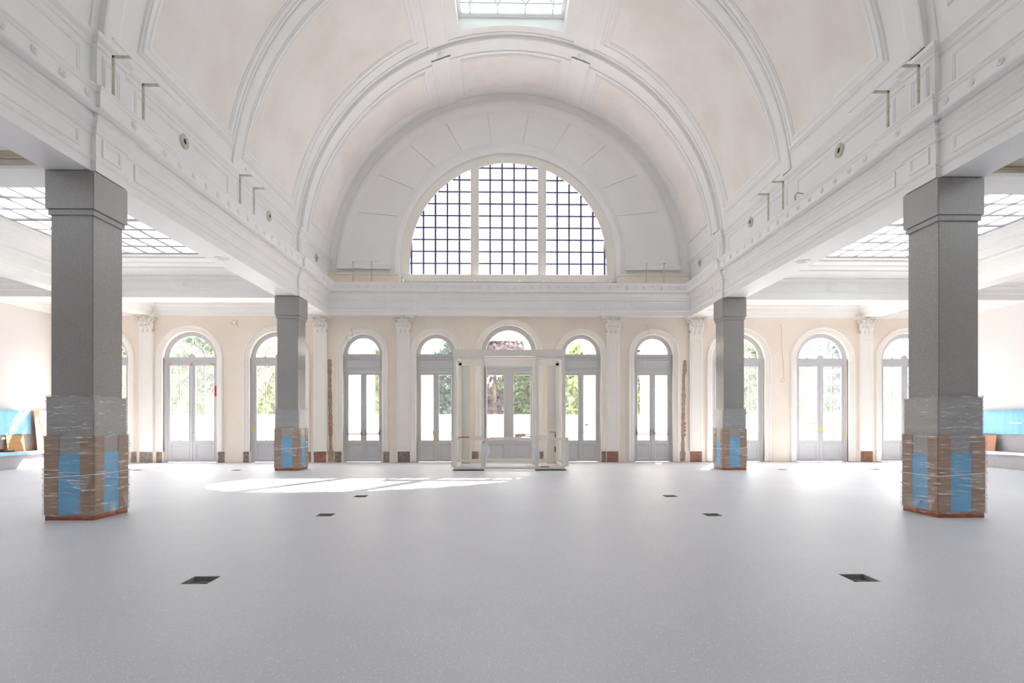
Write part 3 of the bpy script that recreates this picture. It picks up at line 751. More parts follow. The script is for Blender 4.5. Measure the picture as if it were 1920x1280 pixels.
# ------------------------------------------------------------------ barrel vault
VR, VZ = 6.13, 6.45
def vm(th_deg, y, h):
    a = math.radians(th_deg); r = VR-h; return (X0*.6 - r*math.cos(a), y, VZ + r*math.sin(a))
WX = math.degrees(math.acos(1.5/VR))   # well edge angle
ys = [YB, -.2, .85, 7.55, 8.50, 15.14, 18.35]
mb = MB()
def vgrid(t0, t1, y0, y1, n):
    mb.grid([[vm(t0+(t1-t0)*k/n, y, 0) for k in range(n+1)] for y in (y0, y1)])
for y0, y1 in zip(ys[:-1], ys[1:]):
    if (y0, y1) in ((.85, 7.55), (8.50, 15.14)):
        vgrid(4.0, WX, y0, y1, 40); vgrid(180-WX, 176.0, y0, y1, 40)
    else: vgrid(4.0, 176.0, y0, y1, 92)
ce = mb.build('ceiling', M['paint'], None, True)
tag(ce, 'white coffered barrel vault over the nave', 'ceiling', 'structure')
D2 = math.degrees(1/VR)
def vmap(u, v, h): return vm(u*D2, v, h)    # u in metres of arc
MP = [(0, .001), (0, .018), (.03, .022), (.045, .040), (.085, .045), (.10, .035), (.15, .035), (.165, .055), (.215, .06), (.235, .035), (.26, .03), (.275, .001)]
A0, A1 = 10.3/D2, 63.2/D2
def vpanel(u0, u1, v0, v1, nu, prof=MP):
    mbp = MB().grid([[vmap(u0+(u1-u0)*k/nu, v, .006) for k in range(nu+1)] for v in (v0, v1)])
    mbp.build('plaster_panel', M['plaster'], ce, True)
    frame_rect(u0, u1, v0, v1, prof, vmap, nu, 1).build('panel_molding', M['paint'], ce)
for (v0, v1) in ((1.32, 3.79), (4.67, 7.22), (8.92, 11.39), (12.27, 14.82)):
    vpanel(A0, A1, v0, v1, 36); vpanel(180/D2-A1, 180/D2-A0, v0, v1, 36)
v0, v1 = 16.52, 17.85
MPs = [(o*.75, h*.8) for o, h in MP]
vpanel(A0+.06, A1-.02, v0, v1, 36, MPs); vpanel(180/D2-A1+.02, 180/D2-A0-.06, v0, v1, 36, MPs)
vpanel(77.3/D2, 102.7/D2, v0, v1, 16, MPs)
def band(t0, t1, y0, y1, prof, n, name='arch_rib'):
    """transverse rib: profile (y, h)"""
    mbb = MB().grid([[vm(t0+(t1-t0)*k/n, y, h) for k in range(n+1)] for y, h in prof])
    return mbb.build(name, M['paint'], ce, False)
def ribprof(c, w=.33):
    a = c-.20
    return [(a-.12, 0), (a-.12, .02), (a-.09, .03), (a, .03), (a, .12), (a+.03, .13), (a+.27, .13), (a+.28, .105), (a+.32, .10), (a+.33, .075), (a+.38, .06), (a+.40, .03), (a+.44, .02), (a+.44, 0)]
for c in (.4, 8.02, 15.70): band(4.6, 175.4, 0, 0, ribprof(c), 96)
for c in (4.23, 11.83):
    pr = [(c-.15, 0), (c-.15, .035), (c-.11, .05), (c+.11, .05), (c+.15, .035), (c+.15, 0)]
    band(4.6, WX-.5, 0, 0, pr, 40); band(180-WX+.5, 175.4, 0, 0, pr, 40)
band(4.6, 175.4, 0, 0, [(16.15, 0), (16.15, .03), (16.19, .04), (16.23, .03), (16.23, 0)], 96)
for s in (0, 1):
    t = [67.2, 67.2, 67.7, 68.0, 72.0, 72.3, 72.8, 72.8]; h = [0, .04, .055, .045, .045, .055, .04, 0]
    for y0, y1 in ((-.2, .1), (.75, 7.72), (8.30, 15.40), (15.98, 18.3)):
        MB().grid([[vm((a if s == 0 else 180-a), y, hh) for a, hh in zip(t, h)] for y in (y0, y1)]).build('longitudinal_rib', M['paint'], ce)
    for Y in (7.97, 15.66):
        ca = 70 if s == 0 else 110; n = 20; rows = []
        for rr, hh in [(.15, .10), (.15, .125), (.13, .14), (.11, .13), (.10, .15), (.075, .17), (.05, .15), (.03, .18), (0, .185)]:
            sc = [1+(.14*math.cos(5*2*PI*k/n) if .02 < rr < .12 else 0) for k in range(n)]
            rows.append([vm(ca+D2*rr*sc[k]*math.cos(2*PI*k/n), Y+rr*sc[k]*math.sin(2*PI*k/n), hh) for k in range(n)])
        MB().grid(rows, closed_u=True).build('ceiling_rosette', M['paint'], ce, True)
# ---- crown skylights
for idx, (y0, y1) in enumerate(((8.50, 15.14), (.85, 7.55))):
    r = empty(f'window_{8+idx}', (X0*.6, (y0+y1)/2, 12.8), ['crown skylight of frosted glass with a diamond lattice', 'second crown skylight of frosted glass above the viewer'][idx], 'skylight', 'structure')
    ox, oy = X0*.6, (y0+y1)/2; hy = (y1-y0)/2
    zc = VZ+math.sqrt(VR*VR-1.5*1.5)
    w = MB()
    for s in (-1, 1): w.add([(s*1.5, -hy, zc-12.8), (s*1.5, hy, zc-12.8), (s*1.5, hy, .2), (s*1.5, -hy, .2)], [(0, 1, 2, 3)])
    for sy in (-1, 1):
        N = 12; cs = [(-1.5+3*k/N) for k in range(N+1)]
        w.add([(c, sy*hy, VZ+math.sqrt(VR*VR-c*c)-12.8) for c in cs]+[(1.5, sy*hy, .2), (-1.5, sy*hy, .2)], [tuple(range(N+3))])
    w.build('light_well', M['paint'], r)
    frame_rect(-1.40, 1.40, -hy+.10, hy-.10, [(0, .06), (0, .02), (.03, .0), (.05, -.02), (.10, -.02)], lambda u, v, h: (u, v, h)).build('glazing_rim', M['paint'], r)
    Q = .385; xs4 = [-3*Q, -Q, Q, 3*Q]
    ye = hy-.12; rowsY = []
    yy = ye-.36; rows_ = []
    k = 0
    while yy > -ye+.3: rows_.append((yy, k % 2)); yy -= Q; k += 1
    zl = .035
    came = lambda x0_, y0_, x1_, y1_: MB().tube([(x0_, y0_, zl), (x1_, y1_, zl)], .011, 6).build('lead_came', M['lead'], r)
    pane = lambda pts: MB().add([(x, y, zl+.012) for x, y in pts], [tuple(range(len(pts)))]).build('pane', M['crownlight'], r, fix=False)
    came(-1.40, rows_[0][0], 1.40, rows_[0][0])
    for x in xs4: came(x, rows_[0][0], x, ye+.02)
    ed = [-1.40]+xs4+[1.40]
    for a, b in zip(ed[:-1], ed[1:]): pane([(a, rows_[0][0]), (b, rows_[0][0]), (b, ye+.02), (a, ye+.02)])
    bd = MB().tube([(-1.155, -ye, zl), (-1.155, ye-.36, zl)], .011, 6).tube([(1.155, -ye, zl), (1.155, ye-.36, zl)], .011, 6); bd.build('lead_came', M['lead'], r)
    pane([(-1.40, -ye), (-1.155, -ye), (-1.155, rows_[0][0]), (-1.40, rows_[0][0])]); pane([(1.155, -ye), (1.40, -ye), (1.40, rows_[0][0]), (1.155, rows_[0][0])])
    lastA = None
    for i in range(len(rows_)-1):
        (ya, ka), (yb, kb) = rows_[i], rows_[i+1]
        A = xs4 if ka == 0 else [-2*Q, 0, 2*Q]; B = xs4 if kb == 0 else [-2*Q, 0, 2*Q]
        for x in A:
            for dx in (-Q, Q):
                if -1.16 < x+dx < 1.16: came(x, ya, x+dx, yb)
    for i in range(len(rows_)-1):
        (ya, ka) = rows_[i]; yt = rows_[i-1][0] if i else ya; yb = rows_[i+1][0]
        B = [-2*Q, 0, 2*Q] if ka == 0 else [-3*Q, -Q, Q, 3*Q]       # cells centred on this row
        for x in B:
            pts = [(x, yb), (x+Q, ya), (x, yt), (x-Q, ya)]
            if i == 0: pts = [(x, yb), (x+Q, ya), (x-Q, ya)]
            if x > 1.15: pts = [(x, yb), (x, yt), (x-Q, ya)]
            if x < -1.15: pts = [(x, yb), (x+Q, ya), (x, yt)]
            pane(pts)
    yl = rows_[-1][0]; pane([(-1.155, -ye), (1.155, -ye), (1.155, yl), (-1.155, yl)])
    for i, (yy, kk) in enumerate(rows_):
        for x in (xs4 if kk == 0 else [-2*Q, 0, 2*Q]):
            rr = []
            for r_, hh in [(.045, 0), (.045, -.02), (.028, -.03), (.015, -.045), (0, -.05)]:
                rr.append([(x+r_*math.cos(j*PI/5)*(1+.15*(j % 2)), yy+r_*math.sin(j*PI/5)*(1+.15*(j % 2)), zl-.008+hh) for j in range(10)])
            MB().grid(rr, closed_u=True).build('lattice_rosette', M['paint'], r)
# roof shell over the vault outside, keeps daylight off the back of the plaster
rf = MB()
rf.grid([[( -7.0, y, 6.0), (-7.0, y, 10.0), (-1.9, y, 13.35), (-1.75, y, 13.0)] for y in (YB, 18.7)]); rf.grid([[(7.0, y, 6.0), (7.0, y, 10.0), (1.9, y, 13.35), (1.75, y, 13.0)] for y in (YB, 18.7)])
o = rf.build('roof', M['ext_white']); tag(o, 'outer roof slopes above the vault', 'roof', 'structure')

# ------------------------------------------------------------------ aisles
wl_ = MB().box(-XS-.3, -XS, YB, YW, 0, 5.9).build('wall_left', M['side']); tag(wl_, 'bare pinkish plaster wall at the far left, behind the bench', 'wall', 'structure')
wr_ = MB().box(XS, XS+.3, YB, YW, 0, 5.9).build('wall_right', M['side']); tag(wr_, 'bare pinkish plaster wall at the far right, behind the bench', 'wall', 'structure')
CP = [(0, 4.95), (0, 5.16), (.02, 5.17), (.045, 5.20), (.06, 5.22), (.06, 5.44), (.10, 5.455), (.14, 5.49), (.18, 5.50), (.18, 5.54), (.32, 5.57), (.70, 5.58), (.72, 5.61), (.95, 5.63), (1.0, 5.66), (1.22, 5.68), (1.25, 5.72), (1.40, 5.72)]
GZ = 5.72
for s, nm in ((-1, 'left'), (1, 'right')):
    XI, XO = 6.72, 12.1      # coffer opening
    GI, GO = 8.09, 10.87     # glass
    root = MB().box(min(s*6.9, s*XS), max(s*6.9, s*XS), YB, 18.3, 5.86, 5.95)
    # leave the skylight open: rebuild as plate with holes
    bays = [(0.67, 7.65, 1.8, 6.5), (8.27, 15.55, 9.4, 14.05)]
    root = MB().plate([(s*6.5, YB), (s*(XS+.2), YB), (s*(XS+.2), 18.35), (s*6.5, 18.35)],
        [[(s*GI, g0), (s*GO, g0), (s*GO, g1), (s*GI, g1)] for _, _, g0, g1 in bays], 5.84, 5.93, 'Z')
    c = root.build('aisle_ceiling', M['aisle']); tag(c, f'white beamed ceiling with a deep coffer over the {nm} aisle', 'ceiling', 'structure')
    for bi, (y0, y1, g0, g1) in enumerate(bays):
        rows = []
        for d, z in CP:
            t = d/1.40
            a, b, e_, f_ = XI+.004+(GI-XI)*t, XO-.004+(GO-XO)*t, y0+.004+(g0-y0)*t, y1-.004+(g1-y1)*t
            rows.append([(s*a, e_, z), (s*b, e_, z), (s*b, f_, z), (s*a, f_, z)])
        rows.append([(x, y, 5.95) for x, y, _ in rows[-1]])
        MB().grid(rows, closed_u=True).build('coffer', M['aisle'], c)
        # skylight
        r = empty(f'window_{10+bi+(0 if s < 0 else 2)}', (s*(GI+GO)/2, (g0+g1)/2, GZ+.03),
                  f'frosted grid skylight in the {nm} aisle ceiling, {"ahead of" if bi else "beside"} the viewer', 'skylight', 'structure')
        hx, hy = (GO-GI)/2, (g1-g0)/2; nx, ny = 6, 8
        for i in range(nx+1):
            x = -hx+2*hx*i/nx; wdt = .035 if i in (0, nx) else .018
            MB().box(x-wdt, x+wdt, -hy, hy, -.02, .02).build('glazing_bar', M['lead'], r)
        for j in range(ny+1):
            yy = -hy+2*hy*j/ny; wdt = .045 if j in (0, 4, ny) else .018
            MB().box(-hx, hx, yy-wdt, yy+wdt, -.022, .022).build('glazing_bar', M['lead'], r)
        for i in range(nx):
            for j in range(ny):
                xa, xb = -hx+2*hx*i/nx, -hx+2*hx*(i+1)/nx; ya, yb = -hy+2*hy*j/ny, -hy+2*hy*(j+1)/ny
                MB().add([(xa, ya, .005), (xb, ya, .005), (xb, yb, .005), (xa, yb, .005)], [(0, 1, 2, 3)]).build('pane', M['laylight'], r, fix=False)
        # roof rafters above the glass, their shadows fall on it
        rm = MB()
        for k in range(5):
            yy = -hy+.2+k*hy*.5
            rm.add([(-hx-.4, yy-.5, .5), (hx+.4, yy+.9, .5), (hx+.4, yy+1.12, .5), (-hx-.4, yy-.28, .5)], [(0, 1, 2, 3)])
            rm.add([(-hx-.4, yy-.5, .6), (hx+.4, yy+.9, .6), (hx+.4, yy+1.12, .6), (-hx-.4, yy-.28, .6)], [(0, 1, 2, 3)])
        rm.build('roof_rafter', M['aisle'], r)
    # beams: transverse, longitudinal
    bm_ = MB()
    for a, b in ((.05, .67), (7.65, 8.27), (15.55, 16.15)): bm_.box(min(s*6.7, s*XS), max(s*6.7, s*XS), a, b, 4.95, 5.86)
    bm_.build('cross_beam', M['aisle'], c)
    MB().box(min(s*12.1, s*12.6), max(s*12.1, s*12.6), YB, 18.1, 4.954, 5.86).build('long_beam', M['aisle'], c)
    # lower ceilings in the narrow bays
    MB().plate([(s*6.5, 16.15), (s*XS, 16.15), (s*XS, 18.3), (s*6.5, 18.3)], [], 5.42, 5.5, 'Z').build('bay_ceiling', M['aisle'], c)
    MB().plate([(s*12.6, YB), (s*XS, YB), (s*XS, 16.15), (s*12.6, 16.15)], [], 5.42, 5.5, 'Z').build('bay_ceiling', M['aisle'], c)
    CPR = [(0, 4.95), (.03, 4.96), (.03, 5.06), (.05, 5.08), (.05, 5.11), (.10, 5.14), (.10, 5.24), (.14, 5.27), (.20, 5.30), (.20, 5.36), (.26, 5.40), (.28, 5.42)]
    def ring_cornice(xa, xb, ya, yb, ztop, name):
        rows = []
        for d, z in CPR: rows.append([(s*(xa+d), ya+d, z), (s*(xb-d), ya+d, z), (s*(xb-d), yb-d, z), (s*(xa+d), yb-d, z)])
        MB().grid(rows, closed_u=True).build(name, M['aisle'], c)
    ring_cornice(6.72, 12.1, 16.15, 18.3, 5.42, 'cornice'); ring_cornice(12.6, XS, 16.15, 18.3, 5.42, 'cornice')
    ring_cornice(12.6, XS, 8.27, 15.55, 5.42, 'cornice'); ring_cornice(12.6, XS, .67, 7.65, 5.42, 'cornice')
    # boss on the far coffer face
    rr = []
    for r_, h in [(.16, 0), (.155, .012), (.11, .015), (.10, .03), (.06, .035), (.05, .06), (0, .07)]:
        rr.append([(s*9.28+r_*math.cos(k*PI/10), 15.487-h, 5.32+r_*.8*math.sin(k*PI/10)) for k in range(20)])
    MB().grid(rr, closed_u=True).build('boss', M['aisle'], c, True)
    # bare timber-brown stretch of the near cross beam
    mm = MB()
    for z0, z1, d in ((5.0, 5.06, .02), (5.08, 5.2, .035), (5.22, 5.34, .03), (5.36, 5.5, .05)):
        mm.box(min(s*6.74, s*(12.0 if s < 0 else 7.4)), max(s*6.74, s*(12.0 if s < 0 else 7.4)), 7.65-d, 7.66, z0, z1)
    mm.build('bare_cornice', M['timberpatch'], c)

# ------------------------------------------------------------------ benches under the side walls
for s, nm in ((-1, 'left'), (1, 'right')):
    XB = 14.5
    e = empty('wall_bench', (s*XB, 12, 0), f'long grey terrazzo wall bench along the far {nm} wall', 'bench')
    q = lambda a, b: (min(s*a-s*XB, s*b-s*XB), max(s*a-s*XB, s*b-s*XB))
    ya, yb = -5.0, 6.25
    MB().box(*q(XB, XB+.05), ya, yb, 0.0, .40).build('front_panel', M['bench'], e)
    MB().box(*q(XB-.03, 15.1), ya, yb, .40, .46).build('seat', M['bench'], e)
    MB().box(*q(15.05, XS-.005), ya, yb, .46, 1.72).build('backrest', M['bench'], e)
    Q_ = lambda a, b: (min(s*a, s*b), max(s*a, s*b))
    # pale blue protective film over the top half of the backrest, softly rippled
    n = 60; rows = []
    for k in range(n+1):
        yy = 7.2+(17.0-7.2)*k/n; w = .012*math.sin(k*1.7)+.008*math.sin(k*3.1)
        rows.append([(s*(15.03-.01-w), yy, 1.0+.01*math.sin(k)), (s*(15.03-w*.6), yy, 1.35), (s*15.035, yy, 1.735), (s*15.2, yy, 1.745)])
    b = MB().grid(rows).build('protective_sheet', M['bluesheet'], None, True)
    tag(b, f'pale blue protective sheet hung over the {nm} bench backrest', 'sheet')
    rows = []
    for k in range(n+1):
        yy = 7.2+(17.9-7.2)*k/n; w = .01*math.sin(k*1.3)
        dz = .035*abs(math.sin(k*.35))
        rows.append([(s*(XB-.045+w), yy, .42-dz*.6), (s*(XB-.04), yy, .475), (s*(XB+.2), yy, .478+.3*abs(w)), (s*15.0, yy, .474)])
    b = MB().grid(rows).build('seat_cover', M['cardl' if s < 0 else 'whitesheet'], None, True)
    tag(b, ['tan cardboard sheet laid along the left bench seat', 'white film laid along the right bench seat'][s > 0], 'cover')
    if s < 0:
        rows = []
        for k in range(n+1):
            yy = 7.2+(17.9-7.2)*k/n; w = .012*math.sin(k*1.9)
            rows.append([(s*(XB-.06+w), yy, .40), (s*(XB-.06), yy, .487), (s*(XB+.05), yy, .49)])
        tag(MB().grid(rows).build('blue_edge_sheet', M['bluesheet'], None, True), 'pale blue film folded over the front edge of the left bench', 'sheet')
t = MB().box(-.29, .29, -.012, .012, 0, .50).build('board', M['card']); t.location = (-14.93, 16.4, .482); t.rotation_euler = (-.12, 0, PI/2)
tag(t, 'brown square board splashed with white paint leaning on the left bench', 'board')
t = MB().box(-.42, .42, -.012, .012, 0, 1.25).build('board', M['cardl']); t.location = (-14.84, 17.45, .482); t.rotation_euler = (-.1, 0, PI/2)
tag(t, 'tall tan cardboard sheet leaning on the left bench beside the near column', 'board')
t = MB().box(-.33, .33, -.012, .012, 0, .50).build('board', M['plinthl']); t.location = (14.86, 16.55, .482); t.rotation_euler = (-.12, 0, -PI/2)
tag(t, 'reddish brown board leaning on the right bench beside the near column', 'board')
t = MB().box(-.2, .2, -.006, .006, -.02, .02).build('clip', M['string']); t.location = (15.0, 15.7, 1.34); t.rotation_euler = (0, 0, PI/2)
tag(t, 'short white strip stuck on the right blue sheet', 'strip')
t = MB().tube([(0, -.25, .04), (.03, 0, .05), (0, .25, .035)], .04, 8).build('rag', M['black'], None, True); t.location = (-14.8, 15.9, .50)
tag(t, 'dark rag lying on the left bench seat', 'rag')

# ------------------------------------------------------------------ wrapped terrazzo columns
def slab_ring(root, name, w, z0, z1, th=.035, gap=.004, mat='stone', ch=.003):
    h = w/2
    for k in range(4):
        mb_ = MB()
        a = h-gap
        o1 = [(-a, -h), (a, -h), (a-th*.6, -h+th), (-a+th*.6, -h+th)]
        mb_.plate(o1, [], z0, z1, 'Z')
        c, s_ = math.cos(k*PI/2), math.sin(k*PI/2)
        mb_.v = [(x*c-y*s_, x*s_+y*c, z) for x, y, z in mb_.v]
        mb_.build(name, M[mat], root)
def make_column(label, s, Y):
    r = empty('column', (s*XC, Y, 0), label, 'column', None, 'grey terrazzo columns with wrapped bases')
    slab_ring(r, 'plinth_board', .68, 0.0, .075, .04, .0, 'plinth')
    slab_ring(r, 'base_slab', .66, .08, 1.745)
    MB().box(-.29, .29, -.29, .29, 0.02, 4.92).build('core', M['dark'], r)
    slab_ring(r, 'shaft_slab', .586, 1.745, 4.33)
    slab_ring(r, 'necking_slab', .636, 4.33, 4.395)
    slab_ring(r, 'capital_slab', .682, 4.40, 4.93)
    MB().box(-.335, .335, -.335, .335, 1.735, 1.745).box(-.32, .32, -.32, .32, 4.32, 4.33).build('bed_plate', M['stone'], r)
    MB().box(-.24, .24, -.24, .24, 4.92, 4.955).build('packing', M['dark'], r)
    for k in range(4):
        c, s_ = math.cos(k*PI/2), math.sin(k*PI/2)
        def rot(mb_): mb_.v = [(x*c-y*s_, x*s_+y*c, z) for x, y, z in mb_.v]; return mb_
        for sg in (-1, 1):
            a = (sg*.152, sg*.343); tilt = random.uniform(-.006, .006)
            m_ = MB().add([(a[0]+tilt, -.346, .08), (a[1], -.352, .08), (a[1], -.352, 1.19), (a[0]-tilt, -.346, 1.19),
                           (a[0]+tilt, -.332, .08), (a[1], -.332, .08), (a[1], -.332, 1.19), (a[0]-tilt, -.332, 1.19)],
                          [(0,1,2,3),(7,6,5,4),(0,4,5,1),(1,5,6,2),(2,6,7,3),(3,7,4,0)])
            rot(m_).build('cardboard_strip', M['card'], r)
        zt_ = (.93, .95, .93, .90)[k]
        rot(MB().box(-.165, .15, -.341, -.331, .085, zt_)).build('foam_sheet', M['foam'], r)
    # stretch wrap: loosely rippled tube of film
    def wrap(h0, z0, z1, nz, name):
        rows = []; nside = 14
        for j in range(nz+1):
            z = z0+(z1-z0)*j/nz; L = []
            for k in range(4):
                for i in range(nside):
                    u = -1+2*i/nside
                    bulge = (.007*math.sin(i*2.1+j*1.3+k)+.005*math.sin(j*2.7+i))*(1-u*u)**.5 if abs(u) < 1 else 0
                    h = h0+.003*math.sin(j*1.9+k*2)
                    x, y = u*h, -h-bulge-.002
                    c, s_ = math.cos(k*PI/2), math.sin(k*PI/2); L.append((x*c-y*s_, x*s_+y*c, z+(.015*math.sin(i*.9+k) if j in (0, nz) else 0)))
            rows.append(L)
        MB().grid(rows, closed_u=True).build(name, M['wrap'], r, True)
    wrap(.362, .05, 1.20, 14, 'stretch_wrap'); wrap(.338, 1.17, 1.76, 8, 'stretch_wrap')
    st = []
    for k in range(5):
        c, s_ = math.cos(k*PI/2), math.sin(k*PI/2); x, y = -.366, -.366
        st.append((x*c-y*s_, x*s_+y*c, .60+(.05 if k in (1, 2) else 0)))
    MB().tube(st, .006, 6).build('string', M['string'], r)
    # loose flaps of film
    for k, (u, z, w_, h_, t_) in enumerate([(.02, .62, .32, .20, .04), (-.2, .22, .26, .18, .04), (.27, .30, .08, .22, .05)]):
        kk = (1 if s < 0 else 3) if k != 0 else 0
        c, s_ = math.cos(kk*PI/2), math.sin(kk*PI/2)
        rows = []
        for i in range(5):
            rows.append([(u+w_*(j/4)-.02*i, -.372-t_*(j/4)**2*(i/4)-.004*math.sin(i*3+j), z-h_*(i/4)*(j/4+.15)) for j in range(5)])
        m_ = MB().grid(rows); m_.v = [(x*c-y*s_, x*s_+y*c, zz) for x, y, zz in m_.v]; m_.build('film_flap', M['wrap'], r, True)
    return r
make_column('large grey terrazzo column at the near left, its base wrapped in cardboard, blue foam and film', -1, YN)
make_column('large grey terrazzo column at the near right, its base wrapped in cardboard, blue foam and film', 1, YN)
make_column('smaller-looking grey terrazzo column at the far left, wrapped base, near the leftmost doors', -1, YF)
make_column('smaller-looking grey terrazzo column at the far right, wrapped base, near the rightmost doors', 1, YF)

# ------------------------------------------------------------------ lobby frame before the middle door
LX = -.08
lb = empty('lobby_frame', (LX, 15.2, 0), 'unfinished cream entrance lobby frame standing before the middle door', 'frame')
def lpart(name, *b, mat='lobby'): return MB().box(*b).build(name, M[mat], lb)
yb_ = 1.75
for x0, x1 in ((-1.58, -1.49), (-.80, -.71), (.74, .83), (1.49, 1.58)):
    lpart('post', x0, x1, 0, .09, .03, 3.24)
    lpart('post', x0, x1, yb_, yb_+.09, .03, 3.24)
lpart('header', -1.60, 1.60, -.01, .10, 3.24, 3.43); lpart('header', -1.60, 1.60, yb_, yb_+.10, 3.16, 3.43)
lpart('header_trim', -.71, .74, .02, .06, 3.19, 3.22)
lpart('header_board', -.9, .9, yb_-.02, yb_, 3.14, 3.40)
for x in (-1.58, 1.49):
    lpart('side_rail', x, x+.09, .09, yb_, 3.30, 3.42); lpart('side_rail', x, x+.09, .09, yb_, .05, .12); lpart('side_rail', x, x+.09, .09, yb_, .85, .93)
lpart('top_rail', -1.49, -.80, 0.01, .07, 3.16, 3.24); lpart('top_rail', .83, 1.49, 0.01, .07, 3.16, 3.24)
for y in (0.0, yb_):
    lpart('mid_rail', -1.49, -.80, y+.01, y+.07, .86, .93); lpart('mid_rail', .83, 1.49, y+.01, y+.07, .86, .93)
    lpart('bottom_rail', -1.49, 1.49, y+.01, y+.07, .03 if y == 0 else .10, .10 if y == 0 else .20)
lpart('mid_rail', -.71, .74, .01, .07, .86, .93)
lpart('base_shoe', -1.60, -.72, -.01, .10, 0.0, .03, mat='dark'); lpart('base_shoe', .73, 1.60, -.01, .10, 0.0, .03, mat='dark')
lpart('side_panel', -1.66, -1.60, .08, 1.1, .10, .93); lpart('side_panel', 1.60, 1.69, .08, 1.1, .10, .93)
lpart('back_board', -1.56, -1.24, yb_+.095, yb_+.115, .05, 3.20, mat='board'); lpart('back_board', 1.22, 1.50, yb_+.095, yb_+.115, .05, 3.20, mat='board')
lpart('back_post', -.80, -.74, yb_, yb_+.09, .03, 3.24)
MB().box(-.75, .76, 0.02, .05, .1, .11).build('threshold', M['lobby'], lb)
for x, z, w_, h_, y in [(-1.30, .945, .32, .03, 0), (-.735, .79, .045, .05, -.002), (1.30, 1.0, .03, .18, .02), (1.22, 1.09, .14, .02, .02), (1.30, .60, .035, .16, .02), (1.0, .11, .25, .02, 0)]:
    MB().box(x-w_/2, x+w_/2, y-.006, y+.03, z-h_/2, z+h_/2).build('red_tape', M['red'], lb)
for x, w_ in ((-.70, .14), (.80, -.13)):
    rows = []
    for i in range(9):
        z = .80-.68*i/8
        rows.append([(x+w_*(u/4-.3)*(1+.5*math.sin(i*.8))*(.6+.5*math.sin(i*.45)), -.02-.03*math.sin(u*1.7+i*.6), z) for u in range(5)])
    MB().grid(rows).build('plastic_film', M['whitesheet'], lb, True)
pb = empty('plank_bundle', (LX+.2, 15.215, .932), 'pale planks and wrapped tubes lying across the lobby frame mid rail', 'planks')
MB().box(-.75, .15, .0, .05, 0, .018).build('plank', M['board'], pb)
m_ = MB().box(-.05, 1.0, .0, .06, .018, .05); m_.v = [(x, y, z+(x-.0)*.0) for x, y, z in m_.v]; m_.build('plank', M['lobby'], pb)
MB().tube([(.1, -.01, .09), (.9, .03, .07)], .018, 8).build('tube', M['casing'], pb)
MB().tube([(-.05, 0.0, .07), (.25, .01, .085)], .035, 8).build('wrapped_end', M['cardl'], pb)

# ------------------------------------------------------------------ loose cables on the end wall
def cable(pts, m, label, r=.006):
    o = MB().tube(pts, r, 6).build('cable', M[m], None, True); tag(o, label, 'cable', None, 'loose cables hanging on the end wall'); return o
def wp_(px, py, d=.03):
    Y = YW-d; x = -0.265+((px-960)/F+.0168)/(1-(px-960)/F*.0168)*Y; return (x, Y, 1.4+(789.3-py)/F*(Y+x*.0168))
def circ(px, py, r, d=.04, a0=0, a1=2*PI, n=16):
    return [wp_(px+r*math.cos(a0+(a1-a0)*k/n), py+r*math.sin(a0+(a1-a0)*k/n), d+.01*math.sin(k*.6)) for k in range(n+1)]
cable([wp_(447, 601, .0)]+circ(439, 604.5, 4.5, .03, -.6, 5.6)+[wp_(447, 614)], 'wire_g', 'small dark cable loop high on the wall between the two left arched windows')
cable([wp_(658, 615, 0), wp_(659, 620, .09), wp_(662, 626, .12)]+circ(656, 635, 7, .13, -1.2, 4.2), 'wire_g', 'cable coiled over the arch of the leftmost door', .007)
cable([wp_(1210, 607, 0), wp_(1215, 614, .10), wp_(1215, 640, .12), wp_(1214, 680, .12), wp_(1209, 705, .11), wp_(1211, 722, .09), wp_(1219, 729, .07)], 'wire_o', 'long orange cable hanging across the rightmost arched door', .006)
cable([wp_(1463, 607, 0), wp_(1465, 615, .03), wp_(1466, 650, .03), wp_(1469, 690, .03), wp_(1470, 705, .03)]+circ(1467.5, 712, 4, .04, -.8, 5.4, 12), 'wire_o', 'orange cable hanging on the wall right of the far right column')
o = MB().tube([(6.09, 11.55, 6.2), (6.03, 11.45, 6.26), (6.0, 11.3, 6.26), (6.03, 11.1, 6.15), (6.05, 11.0, 6.0)], .008, 6).build('cable', M['black'], None, True)
tag(o, 'short black cable arching out above the right cornice', 'cable')

# ------------------------------------------------------------------ outside: terrace, portico, boundary wall, trees
g = MB().box(-70, 70, YW+.45, 110, -.15, -.02).build('terrace', M['ext_ground']); tag(g, 'pale sunlit terrace outside the doors', 'ground', 'structure')
po = empty('portico', (X0, 21.5, 0), 'white portico of square piers outside the middle doors', 'portico')
for x, w_ in ((-5.98, .56), (-3.42, .36), (3.42, .36), (5.98, .56)):
    m_ = MB().box(x-w_, x+w_, -.4, .4, .25, 4.35).box(x-w_-.08, x+w_+.08, -.48, .48, -.02, .25).box(x-w_-.10, x+w_+.10, -.5, .5, 4.35, 4.7)
    p_ = m_.build('pier', M['ext_white'], po)
    rr = []
    for r_, h in [(.16, 0), (.16, .03), (.12, .03), (.12, .01)]: rr.append([(x+r_*math.cos(k*PI/10), -.4-h, 2.1+r_*1.2*math.sin(k*PI/10)) for k in range(20)])
    MB().grid(rr, closed_u=True).build('medallion', M['ext_white'], p_)
MB().box(-6.9, 6.9, -.5, .5, 4.7, 5.35).box(-7.0, 7.0, -2.75, .7, 5.35, 5.55).build('entablature', M['ext_white'], po)
bw = MB().box(-45, 45, 36, 36.3, 0, 1.75).box(-45, 45, 35.95, 36.35, 1.75, 1.85).build('boundary_wall', M['ext_white']); tag(bw, 'low white garden wall beyond the terrace', 'wall')
